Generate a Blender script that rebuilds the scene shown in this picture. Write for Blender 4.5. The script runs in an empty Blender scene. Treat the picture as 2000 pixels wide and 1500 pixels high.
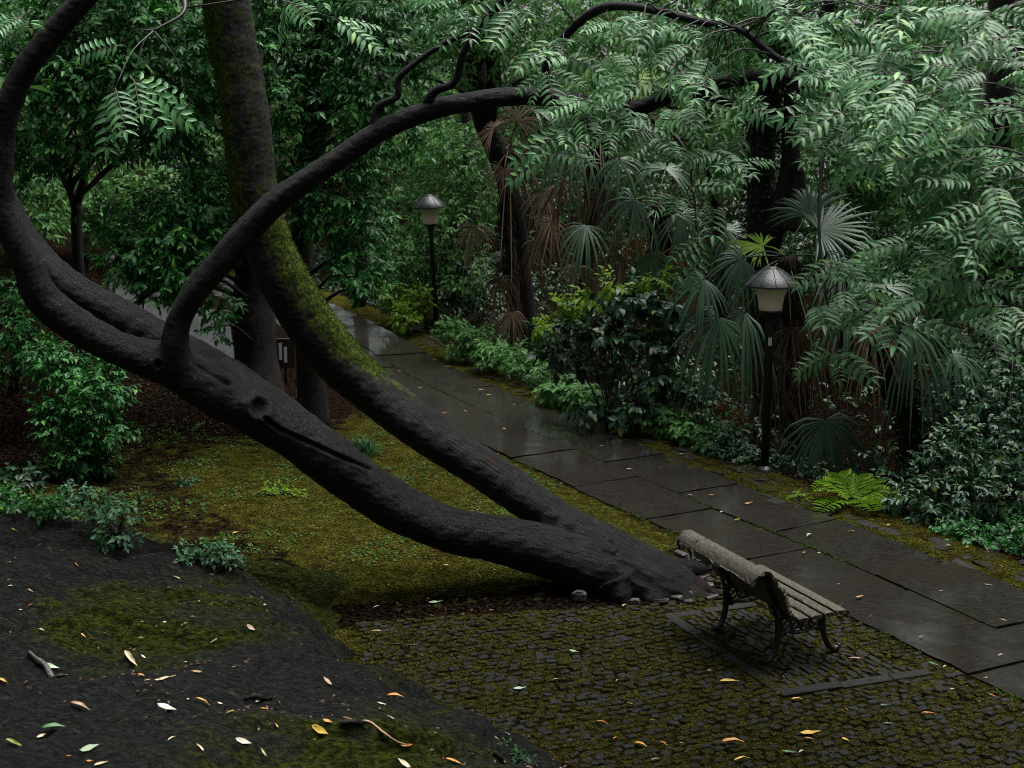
import bpy, math, numpy as np
from mathutils import Vector, Matrix

# ------------------------------------------------------------------ camera, sky, sun, exposure
SC = bpy.context.scene
COL = SC.collection
FPX, PITCH, CAMH = 2778.0, math.atan(570 / 2778.0), 4.6
cd = bpy.data.cameras.new('camera')
cam = bpy.data.objects.new('camera', cd); COL.objects.link(cam)
cam.location = (0, 0, CAMH); cam.rotation_euler = (math.radians(90) - PITCH, 0, 0)
cd.lens, cd.sensor_width, cd.clip_start, cd.clip_end = 50, 36, 0.1, 600
cd.dof.use_dof, cd.dof.focus_distance, cd.dof.aperture_fstop = True, 13.2, 2.8
SC.camera = cam
SUN_EL, SUN_ROT = math.radians(72), math.radians(50)
w = bpy.data.worlds.new("World"); SC.world = w; w.use_nodes = True
wn = w.node_tree; wn.nodes.clear()
sky = wn.nodes.new('ShaderNodeTexSky'); sky.sky_type = 'NISHITA'; sky.sun_disc = False
sky.sun_elevation, sky.sun_rotation = SUN_EL, SUN_ROT
sky.air_density, sky.dust_density, sky.ozone_density = 1.0, 3.0, 1.0
hs = wn.nodes.new('ShaderNodeHueSaturation'); hs.inputs['Saturation'].default_value = 0.22
bg = wn.nodes.new('ShaderNodeBackground'); bg.inputs['Strength'].default_value = 0.06
wo = wn.nodes.new('ShaderNodeOutputWorld')
wn.links.new(sky.outputs[0], hs.inputs['Color']); wn.links.new(hs.outputs[0], bg.inputs[0]); wn.links.new(bg.outputs[0], wo.inputs[0])
sl = bpy.data.lights.new('sun', 'SUN'); sl.energy = 3.0; sl.angle = math.radians(45); sl.color = (1.0, 0.98, 0.95)
so = bpy.data.objects.new('sun', sl); COL.objects.link(so)
sdir = Vector((math.sin(SUN_ROT) * math.cos(SUN_EL), math.cos(SUN_ROT) * math.cos(SUN_EL), math.sin(SUN_EL)))
so.rotation_euler = sdir.to_track_quat('Z', 'Y').to_euler()
SC.view_settings.view_transform = 'Standard'; SC.view_settings.look = 'None'
SC.view_settings.exposure = 1.2; SC.view_settings.gamma = 1.0
SC.render.engine = 'CYCLES'
try:
    SC.cycles.max_bounces = 6; SC.cycles.diffuse_bounces = 3; SC.cycles.glossy_bounces = 2
    SC.cycles.transmission_bounces = 3; SC.cycles.use_denoising = True; SC.cycles.denoising_prefilter = 'FAST'; SC.cycles.sample_clamp_indirect = 3; SC.cycles.filter_width = 0.9
except Exception: pass

# ------------------------------------------------------------------ pixel <-> place helpers
CP, SP = math.cos(PITCH), math.sin(PITCH)
def ray(u, v):
    x, y = (u - 1000) / FPX, (750 - v) / FPX
    return np.array([x, CP + y * SP, -SP + y * CP])
def grd(u, v, z=0.0):
    d = ray(u, v); t = (z - CAMH) / d[2]; return np.array([d[0] * t, d[1] * t, z])
def at(u, v, Y):
    d = ray(u, v); t = Y / d[1]; return np.array([d[0] * t, Y, CAMH + d[2] * t])
def project(P):
    q = P - np.array([0, 0, CAMH]); zc = q[:, 1] * CP - q[:, 2] * SP; yc = q[:, 1] * SP + q[:, 2] * CP
    return np.stack([1000 + FPX * q[:, 0] / zc, 750 - FPX * yc / zc], 1)
def nrm(a): return a / np.maximum(np.linalg.norm(a, axis=-1, keepdims=True), 1e-9)
def sstep(x, a, b):
    t = np.clip((x - a) / (b - a), 0, 1); return t * t * (3 - 2 * t)
RNG = np.random.default_rng(7)
def noise2(x, y, s=1.0, seed=0):
    r = np.random.default_rng(seed); o = 0
    for i in range(10):
        a = r.uniform(0, 6.28); k = s * r.uniform(.5, 2.2); o = o + np.sin(k * (x * math.cos(a) + y * math.sin(a)) + r.uniform(0, 6.28)) / (.6 + .5 * i ** .5)
    return o / 3.2

# ------------------------------------------------------------------ mesh helpers
def mesh_obj(name, V, F, mat, parent=None, smooth=True, attrs=None):
    V = np.asarray(V, dtype=np.float32).reshape(-1, 3)
    me = bpy.data.meshes.new(name)
    if isinstance(F, np.ndarray):
        k = F.shape[1]; n = len(F)
        me.vertices.add(len(V)); me.vertices.foreach_set('co', V.ravel())
        me.loops.add(n * k); me.loops.foreach_set('vertex_index', F.astype(np.int32).ravel())
        me.polygons.add(n); me.polygons.foreach_set('loop_start', np.arange(0, n * k, k, dtype=np.int32))
        me.update(calc_edges=True); me.validate()
    else:
        me.from_pydata([tuple(map(float, p)) for p in V], [], [tuple(int(i) for i in f) for f in F]); me.update()
    me.polygons.foreach_set('use_smooth', np.full(len(me.polygons), smooth, dtype=bool))
    for an, av in (attrs or {}).items():
        a = me.attributes.new(an, 'FLOAT', 'POINT'); a.data.foreach_set('value', np.asarray(av, dtype=np.float32))
    me.materials.append(mat)
    o = bpy.data.objects.new(name, me); COL.objects.link(o)
    if parent is not None: o.parent = parent; o.matrix_parent_inverse = parent.matrix_world.inverted() if False else Matrix.Identity(4)
    return o
def tag(o, label=None, cat=None, group=None, kind=None):
    if label: o['label'] = label
    if cat: o['category'] = cat
    if group: o['group'] = group
    if kind: o['kind'] = kind
    return o
def thing(name, label, cat, loc=(0, 0, 0), rz=0.0, group=None):
    o = bpy.data.objects.new(name, None); COL.objects.link(o); o.empty_display_size = .2
    o.location = tuple(map(float, loc)); o.rotation_euler = (0, 0, rz)
    return tag(o, label, cat, group)
def dup(root, loc, rz=0.0, scale=1.0, label=None, group=None):
    r = root.copy(); COL.objects.link(r); r.location = tuple(map(float, loc)); r.rotation_euler = (0, 0, rz); r.scale = (scale,) * 3
    if label: r['label'] = label
    if group: r['group'] = group
    for ch in list(root.children):
        c = ch.copy(); COL.objects.link(c); c.parent = r
        for g in list(ch.children):
            d = g.copy(); COL.objects.link(d); d.parent = c
    return r
class Acc:                                              # collects triangles
    def __init__(s): s.v = []; s.f = []; s.n = 0
    def add(s, V, F):
        V = np.asarray(V, dtype=float).reshape(-1, 3); s.v.append(V); s.f.append(np.asarray(F, dtype=np.int64) + s.n); s.n += len(V)
    def get(s): return np.concatenate(s.v), np.concatenate(s.f)
    def obj(s, name, mat, parent=None, smooth=True, attrs=None):
        V, F = s.get(); return mesh_obj(name, V, F, mat, parent, smooth, attrs)
def spline(pts, n):
    P = np.asarray(pts, dtype=float); m = len(P); E = np.vstack([2 * P[0] - P[1], P, 2 * P[-1] - P[-2]])
    out = []
    for t in np.linspace(0, m - 1 - 1e-6, n):
        i = int(t); u = t - i; a, b, c, d = E[i], E[i + 1], E[i + 2], E[i + 3]
        out.append(.5 * ((2 * b) + (-a + c) * u + (2 * a - 5 * b + 4 * c - d) * u * u + (-a + 3 * b - 3 * c + d) * u ** 3))
    return np.array(out)
def tube(acc, pts, rad, n=24, k=10, wob=0.0, seed=0):   # pts Mx3, rad M
    C = spline(np.column_stack([pts, rad]), n); P, R = C[:, :3], np.maximum(C[:, 3], .002)
    T = nrm(np.gradient(P, axis=0)); up = np.array([.13, .31, .94]); r = np.random.default_rng(seed)
    A = nrm(np.cross(T, up)); B = np.cross(T, A); ang = np.arange(k) * 2 * math.pi / k
    ph = r.uniform(0, 6.28, 4)
    rr = R[:, None] * (1 + wob * (np.sin(2 * ang[None] + ph[0] + np.arange(n)[:, None] * .25) * .5 + np.sin(3 * ang[None] + ph[1] - np.arange(n)[:, None] * .4) * .4 + np.sin(np.arange(n)[:, None] * .9 + ph[2]) * .5))
    V = P[:, None] + rr[..., None] * (np.cos(ang)[None, :, None] * A[:, None] + np.sin(ang)[None, :, None] * B[:, None])
    i, j = np.meshgrid(np.arange(n - 1), np.arange(k), indexing='ij'); a = (i * k + j).ravel(); b = (i * k + (j + 1) % k).ravel()
    F = np.concatenate([np.stack([a, b, b + k], 1), np.stack([a, b + k, a + k], 1)])
    V = np.concatenate([V.reshape(-1, 3), P[:1], P[-1:]]); c0, c1 = n * k, n * k + 1; jj = np.arange(k)
    F = np.concatenate([F, np.stack([np.full(k, c0), (jj + 1) % k, jj], 1), np.stack([np.full(k, c1), (n - 1) * k + jj, (n - 1) * k + (jj + 1) % k], 1)])
    acc.add(V, F); return P
def lathe(prof, k=24):                                   # prof list of (r,z)
    a = np.arange(k) * 2 * math.pi / k; p = np.array(prof, float)
    V = np.stack([p[:, :1] * np.cos(a), p[:, :1] * np.sin(a), np.repeat(p[:, 1:], k, 1)], -1).reshape(-1, 3)
    n = len(p); i, j = np.meshgrid(np.arange(n - 1), np.arange(k), indexing='ij'); A = (i * k + j).ravel(); B = (i * k + (j + 1) % k).ravel()
    return V, np.concatenate([np.stack([A, B, B + k], 1), np.stack([A, B + k, A + k], 1)])
def box(acc, c, ax, h, bev=0.0):                          # oriented (chamfered) box: centre, 3 axes rows, half sizes
    b = bev; ax = np.asarray(ax, float); vs = []
    if b <= 0:
        vs = np.array([[x, y, z] for x in (-1, 1) for y in (-1, 1) for z in (-1, 1)], float) * h
        F = [[0, 1, 3], [0, 3, 2], [4, 6, 7], [4, 7, 5], [0, 4, 5], [0, 5, 1], [2, 3, 7], [2, 7, 6], [0, 2, 6], [0, 6, 4], [1, 5, 7], [1, 7, 3]]
    else:
        ring = []
        for z, s in ((-h[2], b), (-h[2] + b, 0), (h[2] - b, 0), (h[2], b)):
            X, Y = h[0] - s, h[1] - s
            ring += [[-X + b, -Y, z], [X - b, -Y, z], [X, -Y + b, z], [X, Y - b, z], [X - b, Y, z], [-X + b, Y, z], [-X, Y - b, z], [-X, -Y + b, z]]
        vs = np.array(ring); F = []
        for r in range(3):
            for j in range(8): a, q = r * 8 + j, r * 8 + (j + 1) % 8; F += [[a, q, q + 8], [a, q + 8, a + 8]]
        for j in range(1, 7): F += [[24, 24 + j, 25 + j], [0, j + 1, j]]
    acc.add(np.asarray(c) + vs @ ax, F)

# leaf templates: x along, y across, z up
LHI = (np.array([[0, 0, 0], [.32, .5, .05], [.32, -.5, .05], [.34, 0, -.02], [.7, .34, .0], [.7, -.34, .0], [.72, 0, -.07], [1, 0, -.17]]),
       np.array([[0, 3, 1], [0, 2, 3], [3, 6, 4], [3, 4, 1], [3, 2, 5], [3, 5, 6], [6, 7, 4], [6, 5, 7]]))
LLO = (np.array([[0, 0, 0], [.45, .5, .06], [1, 0, -.12], [.45, -.5, .06]]), np.array([[0, 2, 1], [0, 3, 2]]))
def leaves(acc, P, D, N, L, W, T=LLO):
    D = nrm(D); S = nrm(np.cross(N, D)); N = np.cross(D, S); t, f = T
    L = np.broadcast_to(L, len(P))[:, None, None]; W = np.broadcast_to(W, len(P))[:, None, None]
    V = P[:, None] + t[None, :, :1] * L * D[:, None] + t[None, :, 1:2] * W * S[:, None] + t[None, :, 2:] * L * N[:, None]
    F = f[None] + (np.arange(len(P)) * len(t))[:, None, None]
    acc.add(V.reshape(-1, 3), F.reshape(-1, 3))
def sprigs(acc, P, D, N, twig, k, L, asp=.42, T=LLO, rng=RNG, droop=.25):
    n = len(P); D = nrm(D); N = nrm(N); S = nrm(np.cross(N, D)); a = []
    tw = np.broadcast_to(twig, n)
    for i in range(k):
        tt = (i + rng.uniform(0, .6, n)) / k; sd = 1 if i % 2 else -1
        an = rng.uniform(.5, 1.15, n) * (1 - .75 * (i == k - 1))
        d = D * np.cos(an)[:, None] + sd * S * np.sin(an)[:, None] + rng.normal(0, .18, (n, 3)); d[:, 2] -= droop
        a.append((P + D * (tt * tw)[:, None], d, N + rng.normal(0, .3, (n, 3)), L * rng.uniform(.65, 1.15, n)))
    P2, D2, N2, L2 = [np.concatenate(x) for x in zip(*a)]
    leaves(acc, P2, D2, N2, L2, L2 * asp, T)
def lump_points(lumps, n, rng, shell=.45):
    Lm = np.array(lumps, float); wt = (Lm[:, 3] * Lm[:, 4]); idx = rng.choice(len(Lm), n, p=wt / wt.sum())
    u = nrm(rng.normal(0, 1, (n, 3))); r = 1 - shell * rng.random(n) ** 1.4
    q = 1 + .22 * np.sin(u[:, 0] * 7 + idx * 2.1) * np.sin(u[:, 1] * 6 + idx) + .18 * np.sin(u[:, 2] * 9 + idx)
    return Lm[idx, :3] + u * Lm[idx][:, [3, 3, 4]] * (r * q)[:, None], u
def crown(lumps, n, leaf, k=6, twig=None, asp=.42, T=LLO, seed=1, droop=.3, acc=None):
    rng = np.random.default_rng(seed); acc = acc or Acc(); P, u = lump_points(lumps, n, rng)
    D = u * [1, 1, .5] + rng.normal(0, .55, (n, 3)); D[:, 2] -= .25
    N = np.array([0, -.15, 1.0]) + u * .45 + rng.normal(0, .3, (n, 3))
    sprigs(acc, P, D, N, twig or leaf * 1.7, k, leaf, asp, T, rng, droop); return acc
def pxl(lst):                                            # lumps given as (u, v, Y, radius[, flat])
    return [list(at(l[0], l[1], l[2])) + [l[3], l[3] * (l[4] if len(l) > 4 else .8)] for l in lst]

# ------------------------------------------------------------------ materials
class Mat:
    def __init__(s, name):
        s.m = bpy.data.materials.new(name); s.m.use_nodes = True; s.t = s.m.node_tree; s.n = s.t.nodes; s.b = s.n['Principled BSDF']; s.out = s.n['Material Output']
    def node(s, typ, **kw):
        n = s.n.new(typ)
        for k, v in kw.items():
            if k in n.inputs: n.inputs[k].default_value = v
            else: setattr(n, k, v)
        return n
    def link(s, a, b): s.t.links.new(a, b)
    def coord(s, scale=(1, 1, 1), rot=(0, 0, 0)):
        c = s.node('ShaderNodeTexCoord'); m = s.node('ShaderNodeMapping'); m.inputs['Scale'].default_value = scale; m.inputs['Rotation'].default_value = rot
        s.link(c.outputs['Object'], m.inputs['Vector']); return m.outputs[0]
    def noise(s, scale, vec=None, detail=5, rough=.6):
        n = s.node('ShaderNodeTexNoise'); n.inputs['Scale'].default_value = scale; n.inputs['Detail'].default_value = detail; n.inputs['Roughness'].default_value = rough
        s.link(vec or s.coord(), n.inputs['Vector']); return n.outputs[0]
    def ramp(s, fac, stops):
        r = s.node('ShaderNodeValToRGB'); e = r.color_ramp.elements
        while len(e) < len(stops): e.new(.5)
        for el, (p, c) in zip(e, stops): el.position = p; el.color = tuple(c) + (1,) if not np.isscalar(c) else (c, c, c, 1)
        s.link(fac, r.inputs[0]); return r.outputs[0]
    def mix(s, fac, a, b):
        m = s.node('ShaderNodeMix'); m.data_type = 'RGBA'
        for i, x in ((0, fac), (6, a), (7, b)):
            if hasattr(x, 'is_output'): s.link(x, m.inputs[i])
            else: m.inputs[i].default_value = x if i == 0 else tuple(x) + (1,)
        return m.outputs[2]
    def math(s, op, a, b=None, c=None):
        m = s.node('ShaderNodeMath'); m.operation = op
        for i, x in enumerate((a, b, c)):
            if x is None: continue
            if hasattr(x, 'is_output'): s.link(x, m.inputs[i])
            else: m.inputs[i].default_value = x
        return m.outputs[0]
    def attr(s, name): return s.node('ShaderNodeAttribute', attribute_name=name).outputs['Fac']
    def bump(s, h, dist=.02, strength=1.0):
        b = s.node('ShaderNodeBump'); b.inputs['Distance'].default_value = dist; b.inputs['Strength'].default_value = strength
        s.link(h, b.inputs['Height']); s.link(b.outputs[0], s.b.inputs['Normal']); return b
    def set(s, inp, v):
        if hasattr(v, 'is_output'): s.link(v, s.b.inputs[inp])
        else: s.b.inputs[inp].default_value = tuple(v) + (1,) if isinstance(v, tuple) else v
def simple(name, col, rough=.5, var=.3, scale=8, spec=.5, metal=0, bump=0.0, bscale=40):
    m = Mat(name); n = m.noise(scale)
    m.set('Base Color', m.ramp(n, [(.25, [c * (1 - var) for c in col]), (.75, [c * (1 + var) for c in col])])); m.set('Roughness', rough); m.set('Specular IOR Level', spec); m.set('Metallic', metal)
    if bump: m.bump(m.noise(bscale), bump)
    return m.m
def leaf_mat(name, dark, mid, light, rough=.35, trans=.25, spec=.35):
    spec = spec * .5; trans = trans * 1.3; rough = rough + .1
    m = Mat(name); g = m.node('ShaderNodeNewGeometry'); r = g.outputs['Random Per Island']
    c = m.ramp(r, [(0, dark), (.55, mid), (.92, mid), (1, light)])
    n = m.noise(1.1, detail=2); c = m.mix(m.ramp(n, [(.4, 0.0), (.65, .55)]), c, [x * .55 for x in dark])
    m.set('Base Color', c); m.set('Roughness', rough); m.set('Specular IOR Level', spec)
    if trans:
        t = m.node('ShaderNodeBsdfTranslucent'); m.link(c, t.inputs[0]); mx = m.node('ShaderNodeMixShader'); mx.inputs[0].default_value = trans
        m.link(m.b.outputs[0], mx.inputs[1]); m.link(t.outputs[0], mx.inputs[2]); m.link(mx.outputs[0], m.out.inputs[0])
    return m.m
M = {}
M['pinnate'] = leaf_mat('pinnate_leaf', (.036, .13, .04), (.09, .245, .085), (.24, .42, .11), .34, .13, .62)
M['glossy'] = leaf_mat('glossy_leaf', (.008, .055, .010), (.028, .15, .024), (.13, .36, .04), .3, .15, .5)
M['shrub'] = leaf_mat('shrub_leaf', (.006, .03, .010), (.018, .068, .024), (.12, .19, .02), .3, .12, .65)
M['pale'] = leaf_mat('pale_leaf', (.04, .13, .032), (.095, .24, .06), (.22, .38, .05), .4, .2)
M['lime'] = leaf_mat('lime_leaf', (.08, .17, .012), (.16, .29, .018), (.30, .34, .025), .4, .3)
M['far'] = leaf_mat('far_leaf', (.022, .085, .018), (.065, .18, .038), (.20, .32, .05), .45, .2)
M['ivy'] = leaf_mat('ivy_leaf', (.006, .018, .009), (.012, .032, .014), (.03, .06, .02), .3, .05)
M['grass'] = leaf_mat('grass_blade', (.015, .06, .02), (.03, .09, .03), (.05, .12, .04), .4, .2)
M['palm'] = leaf_mat('palm_leaf', (.018, .05, .024), (.042, .09, .045), (.10, .17, .09), .3, .1, .7)
M['palm_dead'] = leaf_mat('dead_palm_leaf', (.055, .038, .027), (.16, .108, .075), (.38, .28, .19), .6, .1, .3)
M['palm_rust'] = leaf_mat('rust_palm_leaf', (.10, .038, .008), (.26, .09, .014), (.38, .16, .025), .6, .1, .3)
M['moss2'] = leaf_mat('paving_moss', (.016, .018, .003), (.036, .037, .006), (.075, .075, .012), .9, .05, .1)
M['seedling'] = leaf_mat('seedling_leaf', (.02, .07, .03), (.045, .125, .05), (.09, .19, .08), .35, .15)
M['weed'] = leaf_mat('weed_leaf', (.03, .09, .02), (.07, .17, .03), (.16, .28, .05), .45, .2)
M['moss'] = leaf_mat('moss_tuft', (.02, .045, .005), (.05, .095, .008), (.10, .15, .014), .8, .1, .2)

def bark(name, c0, c1, moss=False, scale=1.0, rough=.5, rot=(0, .5, 0)):
    m = Mat(name)
    if moss:
        av = m.node('ShaderNodeAttribute', attribute_name='bark_co').outputs['Vector']
        def sc(v):
            k = m.node('ShaderNodeMapping'); k.inputs['Scale'].default_value = v; m.link(av, k.inputs['Vector']); return k.outputs[0]
        v, v2 = sc((.24, 1.3, 1.3)), sc((2.0, .6, .6))
    else: v, v2 = m.coord((1.6, .3, 1.6) if rot is None else (.3, 1.6, 1.6), rot), m.coord((2.6, .7, .7), rot)
    n1 = m.noise(30 * scale, v, 8, .75); n2 = m.noise(34 * scale, v2, 6, .75); n3 = m.noise(3.4 * scale, None, 8, .75); n4 = m.noise(95 * scale, None, 3, .8)
    mixn = m.math('ADD', m.math('MULTIPLY', n1, .6), m.math('ADD', m.math('MULTIPLY', n2, .16), m.math('MULTIPLY', n4, .24)))
    col = m.ramp(mixn, [(.42, [x * .6 for x in c0]), (.5, [(x + y) / 2 for x, y in zip(c0, c1)]), (.575, [y * 2.0 for y in c1])]); col = m.mix(m.ramp(n3, [(.44, 0.0), (.56, .8)]), col, [c * 1.0 for c in c0])
    rgh = m.ramp(n2, [(.35, rough - .12), (.65, rough + .15)])
    if moss:
        a = m.attr('moss'); f = m.ramp(m.math('ADD', m.math('MULTIPLY', a, .9), m.math('MULTIPLY', m.math('SUBTRACT', m.noise(7, None, 8, .75), .5), 1.5)), [(.38, 0.0), (.6, 1.0)])
        red = m.ramp(m.noise(3.3, None, 5, .7), [(.62, 0.0), (.68, .55)]); col = m.mix(red, col, (.045, .016, .015))
        col = m.mix(f, col, m.ramp(m.noise(30, None, 6, .8), [(.40, (.012, .018, .002)), (.5, (.05, .072, .005)), (.58, (.11, .155, .012))])); rgh = m.mix(f, rgh, (.95, .95, .95))
    m.set('Base Color', col); m.set('Roughness', rgh); m.set('Specular IOR Level', .2); m.bump(m.math('ADD', mixn, m.math('MULTIPLY', m.ramp(n2, [(.38, 0.0), (.46, 1.0)]), .07)), .07 / scale ** .5, 1.0); return m.m
M['bark'] = bark('dark_wet_bark', (.003, .0032, .003), (.0108, .0128, .0118), True)
M['bark2'] = bark('brown_bark', (.008, .0075, .006), (.024, .02, .016), scale=.8, rot=(0, 1.57, 0))
M['twig'] = simple('twig_bark', (.02, .017, .015), .55, .3, 20)
M['rachis'] = simple('leaf_stalk', (.05, .03, .02), .5)
M['fibre'] = bark('palm_fibre', (.012, .008, .005), (.04, .026, .017), scale=2, rot=(0, 1.57, 0), rough=.8)

def ground_mat():
    m = Mat('forest_floor'); nb = m.noise(1.6, None, 6, .65); nf = m.noise(22, None, 6, .7); nt = m.noise(42, None, 6, .8)
    soil = m.ramp(nf, [(.42, (.002, .0015, .0012)), (.5, (.008, .0056, .004)), (.58, (.030, .019, .013))])
    mossc = m.ramp(nt, [(.42, (.008, .008, .0025)), (.5, (.044, .045, .008)), (.58, (.155, .152, .026))])
    mossc = m.mix(m.ramp(m.noise(5, None, 5, .7), [(.42, 0.0), (.62, .75)]), mossc, (.022, .014, .004))
    grey = m.ramp(nf, [(.36, (.014, .016, .0155)), (.5, (.042, .047, .045)), (.64, (.11, .12, .115))])
    f = m.ramp(m.math('ADD', m.attr('moss'), m.math('MULTIPLY', m.math('SUBTRACT', m.noise(4, None, 8, .75), .5), 1.3)), [(.4, 0.0), (.6, 1.0)])
    c = m.mix(f, soil, mossc)
    fg = m.ramp(m.math('ADD', m.attr('grey'), m.math('MULTIPLY', m.math('SUBTRACT', nb, .5), .9)), [(.42, 0.0), (.6, 1.0)])
    c = m.mix(fg, c, grey); m.set('Base Color', c); m.set('Specular IOR Level', m.mix(fg, (.0, .0, .0), (.3, .3, .3))); m.set('Roughness', m.mix(fg, m.mix(f, (1, 1, 1), (1, 1, 1)), (.45, .45, .45)))
    m.bump(m.math('ADD', m.math('MULTIPLY', nf, .8), m.math('MULTIPLY', nt, .8)), .07, 1.0); return m.m
M['ground'] = ground_mat()
def rock_mat():
    m = Mat('dark_rock'); nf = m.noise(24, m.coord((.7, 1.4, 1.4)), 10, .8); nb = m.noise(1.3, m.coord((1, 2, 2)), 7, .65); nm = m.noise(5.5, m.coord((1, 1.8, 1)), 8, .7)
    c = m.ramp(nf, [(.42, (.0028, .0031, .0026)), (.5, (.0074, .0082, .0069)), (.59, (.024, .0262, .0225))])
    moss = m.ramp(nf, [(.42, (.005, .0075, .002)), (.5, (.020, .027, .004)), (.58, (.058, .07, .009))])
    f = m.ramp(m.math('ADD', m.math('ADD', m.math('MULTIPLY', nb, .9), m.math('MULTIPLY', nm, .4)), m.attr('moss')), [(.62, 0.0), (.82, 1.0)])
    m.set('Base Color', m.mix(f, c, moss)); m.set('Roughness', m.mix(f, m.ramp(nm, [(.3, .38), (.7, .62)]), (.9, .9, .9))); m.set('Specular IOR Level', m.mix(f, (.16, .16, .16), (.04, .04, .04)))
    m.bump(m.math('ADD', m.math('MULTIPLY', nf, .6), m.math('MULTIPLY', nm, 1.8)), .09, 1.0); return m.m
M['rock'] = rock_mat()
def cobble_mat(name, bias, dark=1.0):
    m = Mat(name); r = m.node('ShaderNodeNewGeometry').outputs['Random Per Island']; nf = m.noise(48, None, 8, .85); nm = m.noise(2.4, None, 6, .7)
    c = m.ramp(r, [(0, [x * dark for x in (.0145, .0165, .0155)]), (.6, [x * dark for x in (.029, .029, .0255)]), (1, [x * dark for x in (.055, .047, .042)])])
    c = m.mix(m.ramp(nf, [(.42, .7), (.6, 0.0)]), c, (.005, .0045, .004))
    moss = m.ramp(m.noise(75, None, 4, .7), [(.42, (.004, .0037, .0013)), (.5, (.0165, .0158, .0036)), (.58, (.050, .049, .010))])
    f = m.ramp(m.math('ADD', m.math('ADD', m.math('MULTIPLY', nm, .8), m.math('MULTIPLY', m.noise(26, None, 6, .75), .8)), m.math('MULTIPLY', r, .22)), [(bias, 0.0), (bias + .13, 1.0)])
    m.set('Base Color', m.mix(f, c, moss)); m.set('Roughness', m.mix(f, m.ramp(nf, [(.3, .32), (.7, .55)]), (.9, .9, .9))); m.set('Specular IOR Level', m.mix(f, (.22, .22, .22), (.03, .03, .03)))
    m.bump(m.math('ADD', nf, m.math('MULTIPLY', f, .5)), .012, .9); return m.m
M['edging'] = cobble_mat('mossy_edging', .84, .9); M['cobble'] = cobble_mat('mossy_cobble', .805, .78); M['sett'] = cobble_mat('slate_sett', .99, .62)
def slab_mat():
    m = Mat('wet_slab'); v = m.coord((1, 6, 1), (0, 0, -.41)); n1 = m.noise(1.4, None, 8, .72); n2 = m.noise(9, v, 9, .8); n3 = m.noise(60, None, 6, .8)
    r = m.node('ShaderNodeNewGeometry').outputs['Random Per Island']
    c = m.ramp(n2, [(.42, (.0011, .0009, .0007)), (.5, (.0058, .0045, .0033)), (.575, (.026, .0205, .0155))]); c = m.mix(m.math('MULTIPLY', r, .75), c, (.0125, .0102, .0078)); c = m.mix(m.ramp(n3, [(.58, 0.0), (.64, .5)]), c, (.075, .066, .055))
    gr = m.ramp(m.math('ADD', m.math('MULTIPLY', n1, .7), m.math('MULTIPLY', n2, .3)), [(.5, 0.0), (.58, .5)]); c = m.mix(gr, c, (.014, .012, .004))
    m.set('Base Color', c); m.set('Roughness', m.ramp(m.math('ADD', m.math('MULTIPLY', n1, .7), m.math('MULTIPLY', n2, .3)), [(.45, .35), (.57, .75)])); m.set('Specular IOR Level', .08); m.set('Coat Weight', m.ramp(m.math('ADD', m.math('MULTIPLY', n1, .75), m.math('MULTIPLY', n2, .25)), [(.44, 1.0), (.57, .15)])); m.set('Coat Roughness', .10); m.set('Coat IOR', 1.33)
    m.bump(m.math('ADD', m.math('MULTIPLY', n2, .9), m.math('MULTIPLY', n3, .4)), .02, .9); return m.m
M['slab'] = slab_mat()
M['stone'] = simple('rubble_stone', (.038, .032, .03), .5, .5, 14, bump=.01, bscale=30)
M['iron'] = simple('black_iron', (.009, .009, .009), .42, .4, 30, bump=.002)
M['pole'] = simple('black_pole_paint', (.008, .009, .010), .38, .3, 12, bump=.001)
M['hood'] = simple('lamp_hood_metal', (.011, .0145, .0138), .4, .9, 34, bump=.004, spec=.35)
M['lampglass'] = simple('frosted_lamp_glass', (.78, .68, .52), .35, .12, 9)
M['white'] = simple('white_paper', (.6, .62, .6), .6, .08, 6)
M['ink'] = simple('grey_print', (.12, .12, .12), .6, .1)
M['signred'] = simple('dark_red_board', (.03, .012, .012), .5, .3)
def plank_mat():
    m = Mat('weathered_plank'); n1 = m.noise(9, m.coord((2.2, .5, 2.2)), 8, .75); n2 = m.noise(60, m.coord((1.6, .5, 1.6)), 4, .75); n3 = m.noise(3, None, 4)
    c = m.ramp(n2, [(.36, (.014, .0115, .007)), (.52, (.052, .042, .026)), (.66, (.15, .125, .082))]); c = m.mix(m.ramp(n1, [(.42, 0.0), (.62, .85)]), c, (.024, .02, .012))
    c = m.mix(m.ramp(n3, [(.5, 0.0), (.7, .5)]), c, (.09, .082, .03)); m.set('Base Color', c); m.set('Roughness', .6)
    m.bump(m.math('ADD', n1, m.math('MULTIPLY', n2, .6)), .008, .9); return m.m
M['plank'] = plank_mat()
for nm, c in (('yellow', (.50, .32, .04)), ('orange', (.52, .22, .03)), ('pale', (.52, .42, .25)), ('tan', (.30, .19, .10)), ('green', (.06, .16, .06)), ('mint', (.30, .40, .26)), ('lime', (.22, .26, .03)), ('white', (.52, .48, .37)), ('pink', (.38, .17, .14))):
    M['fl_' + nm] = simple('fallen_leaf_' + nm, c, .5, .25, 25)

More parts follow.
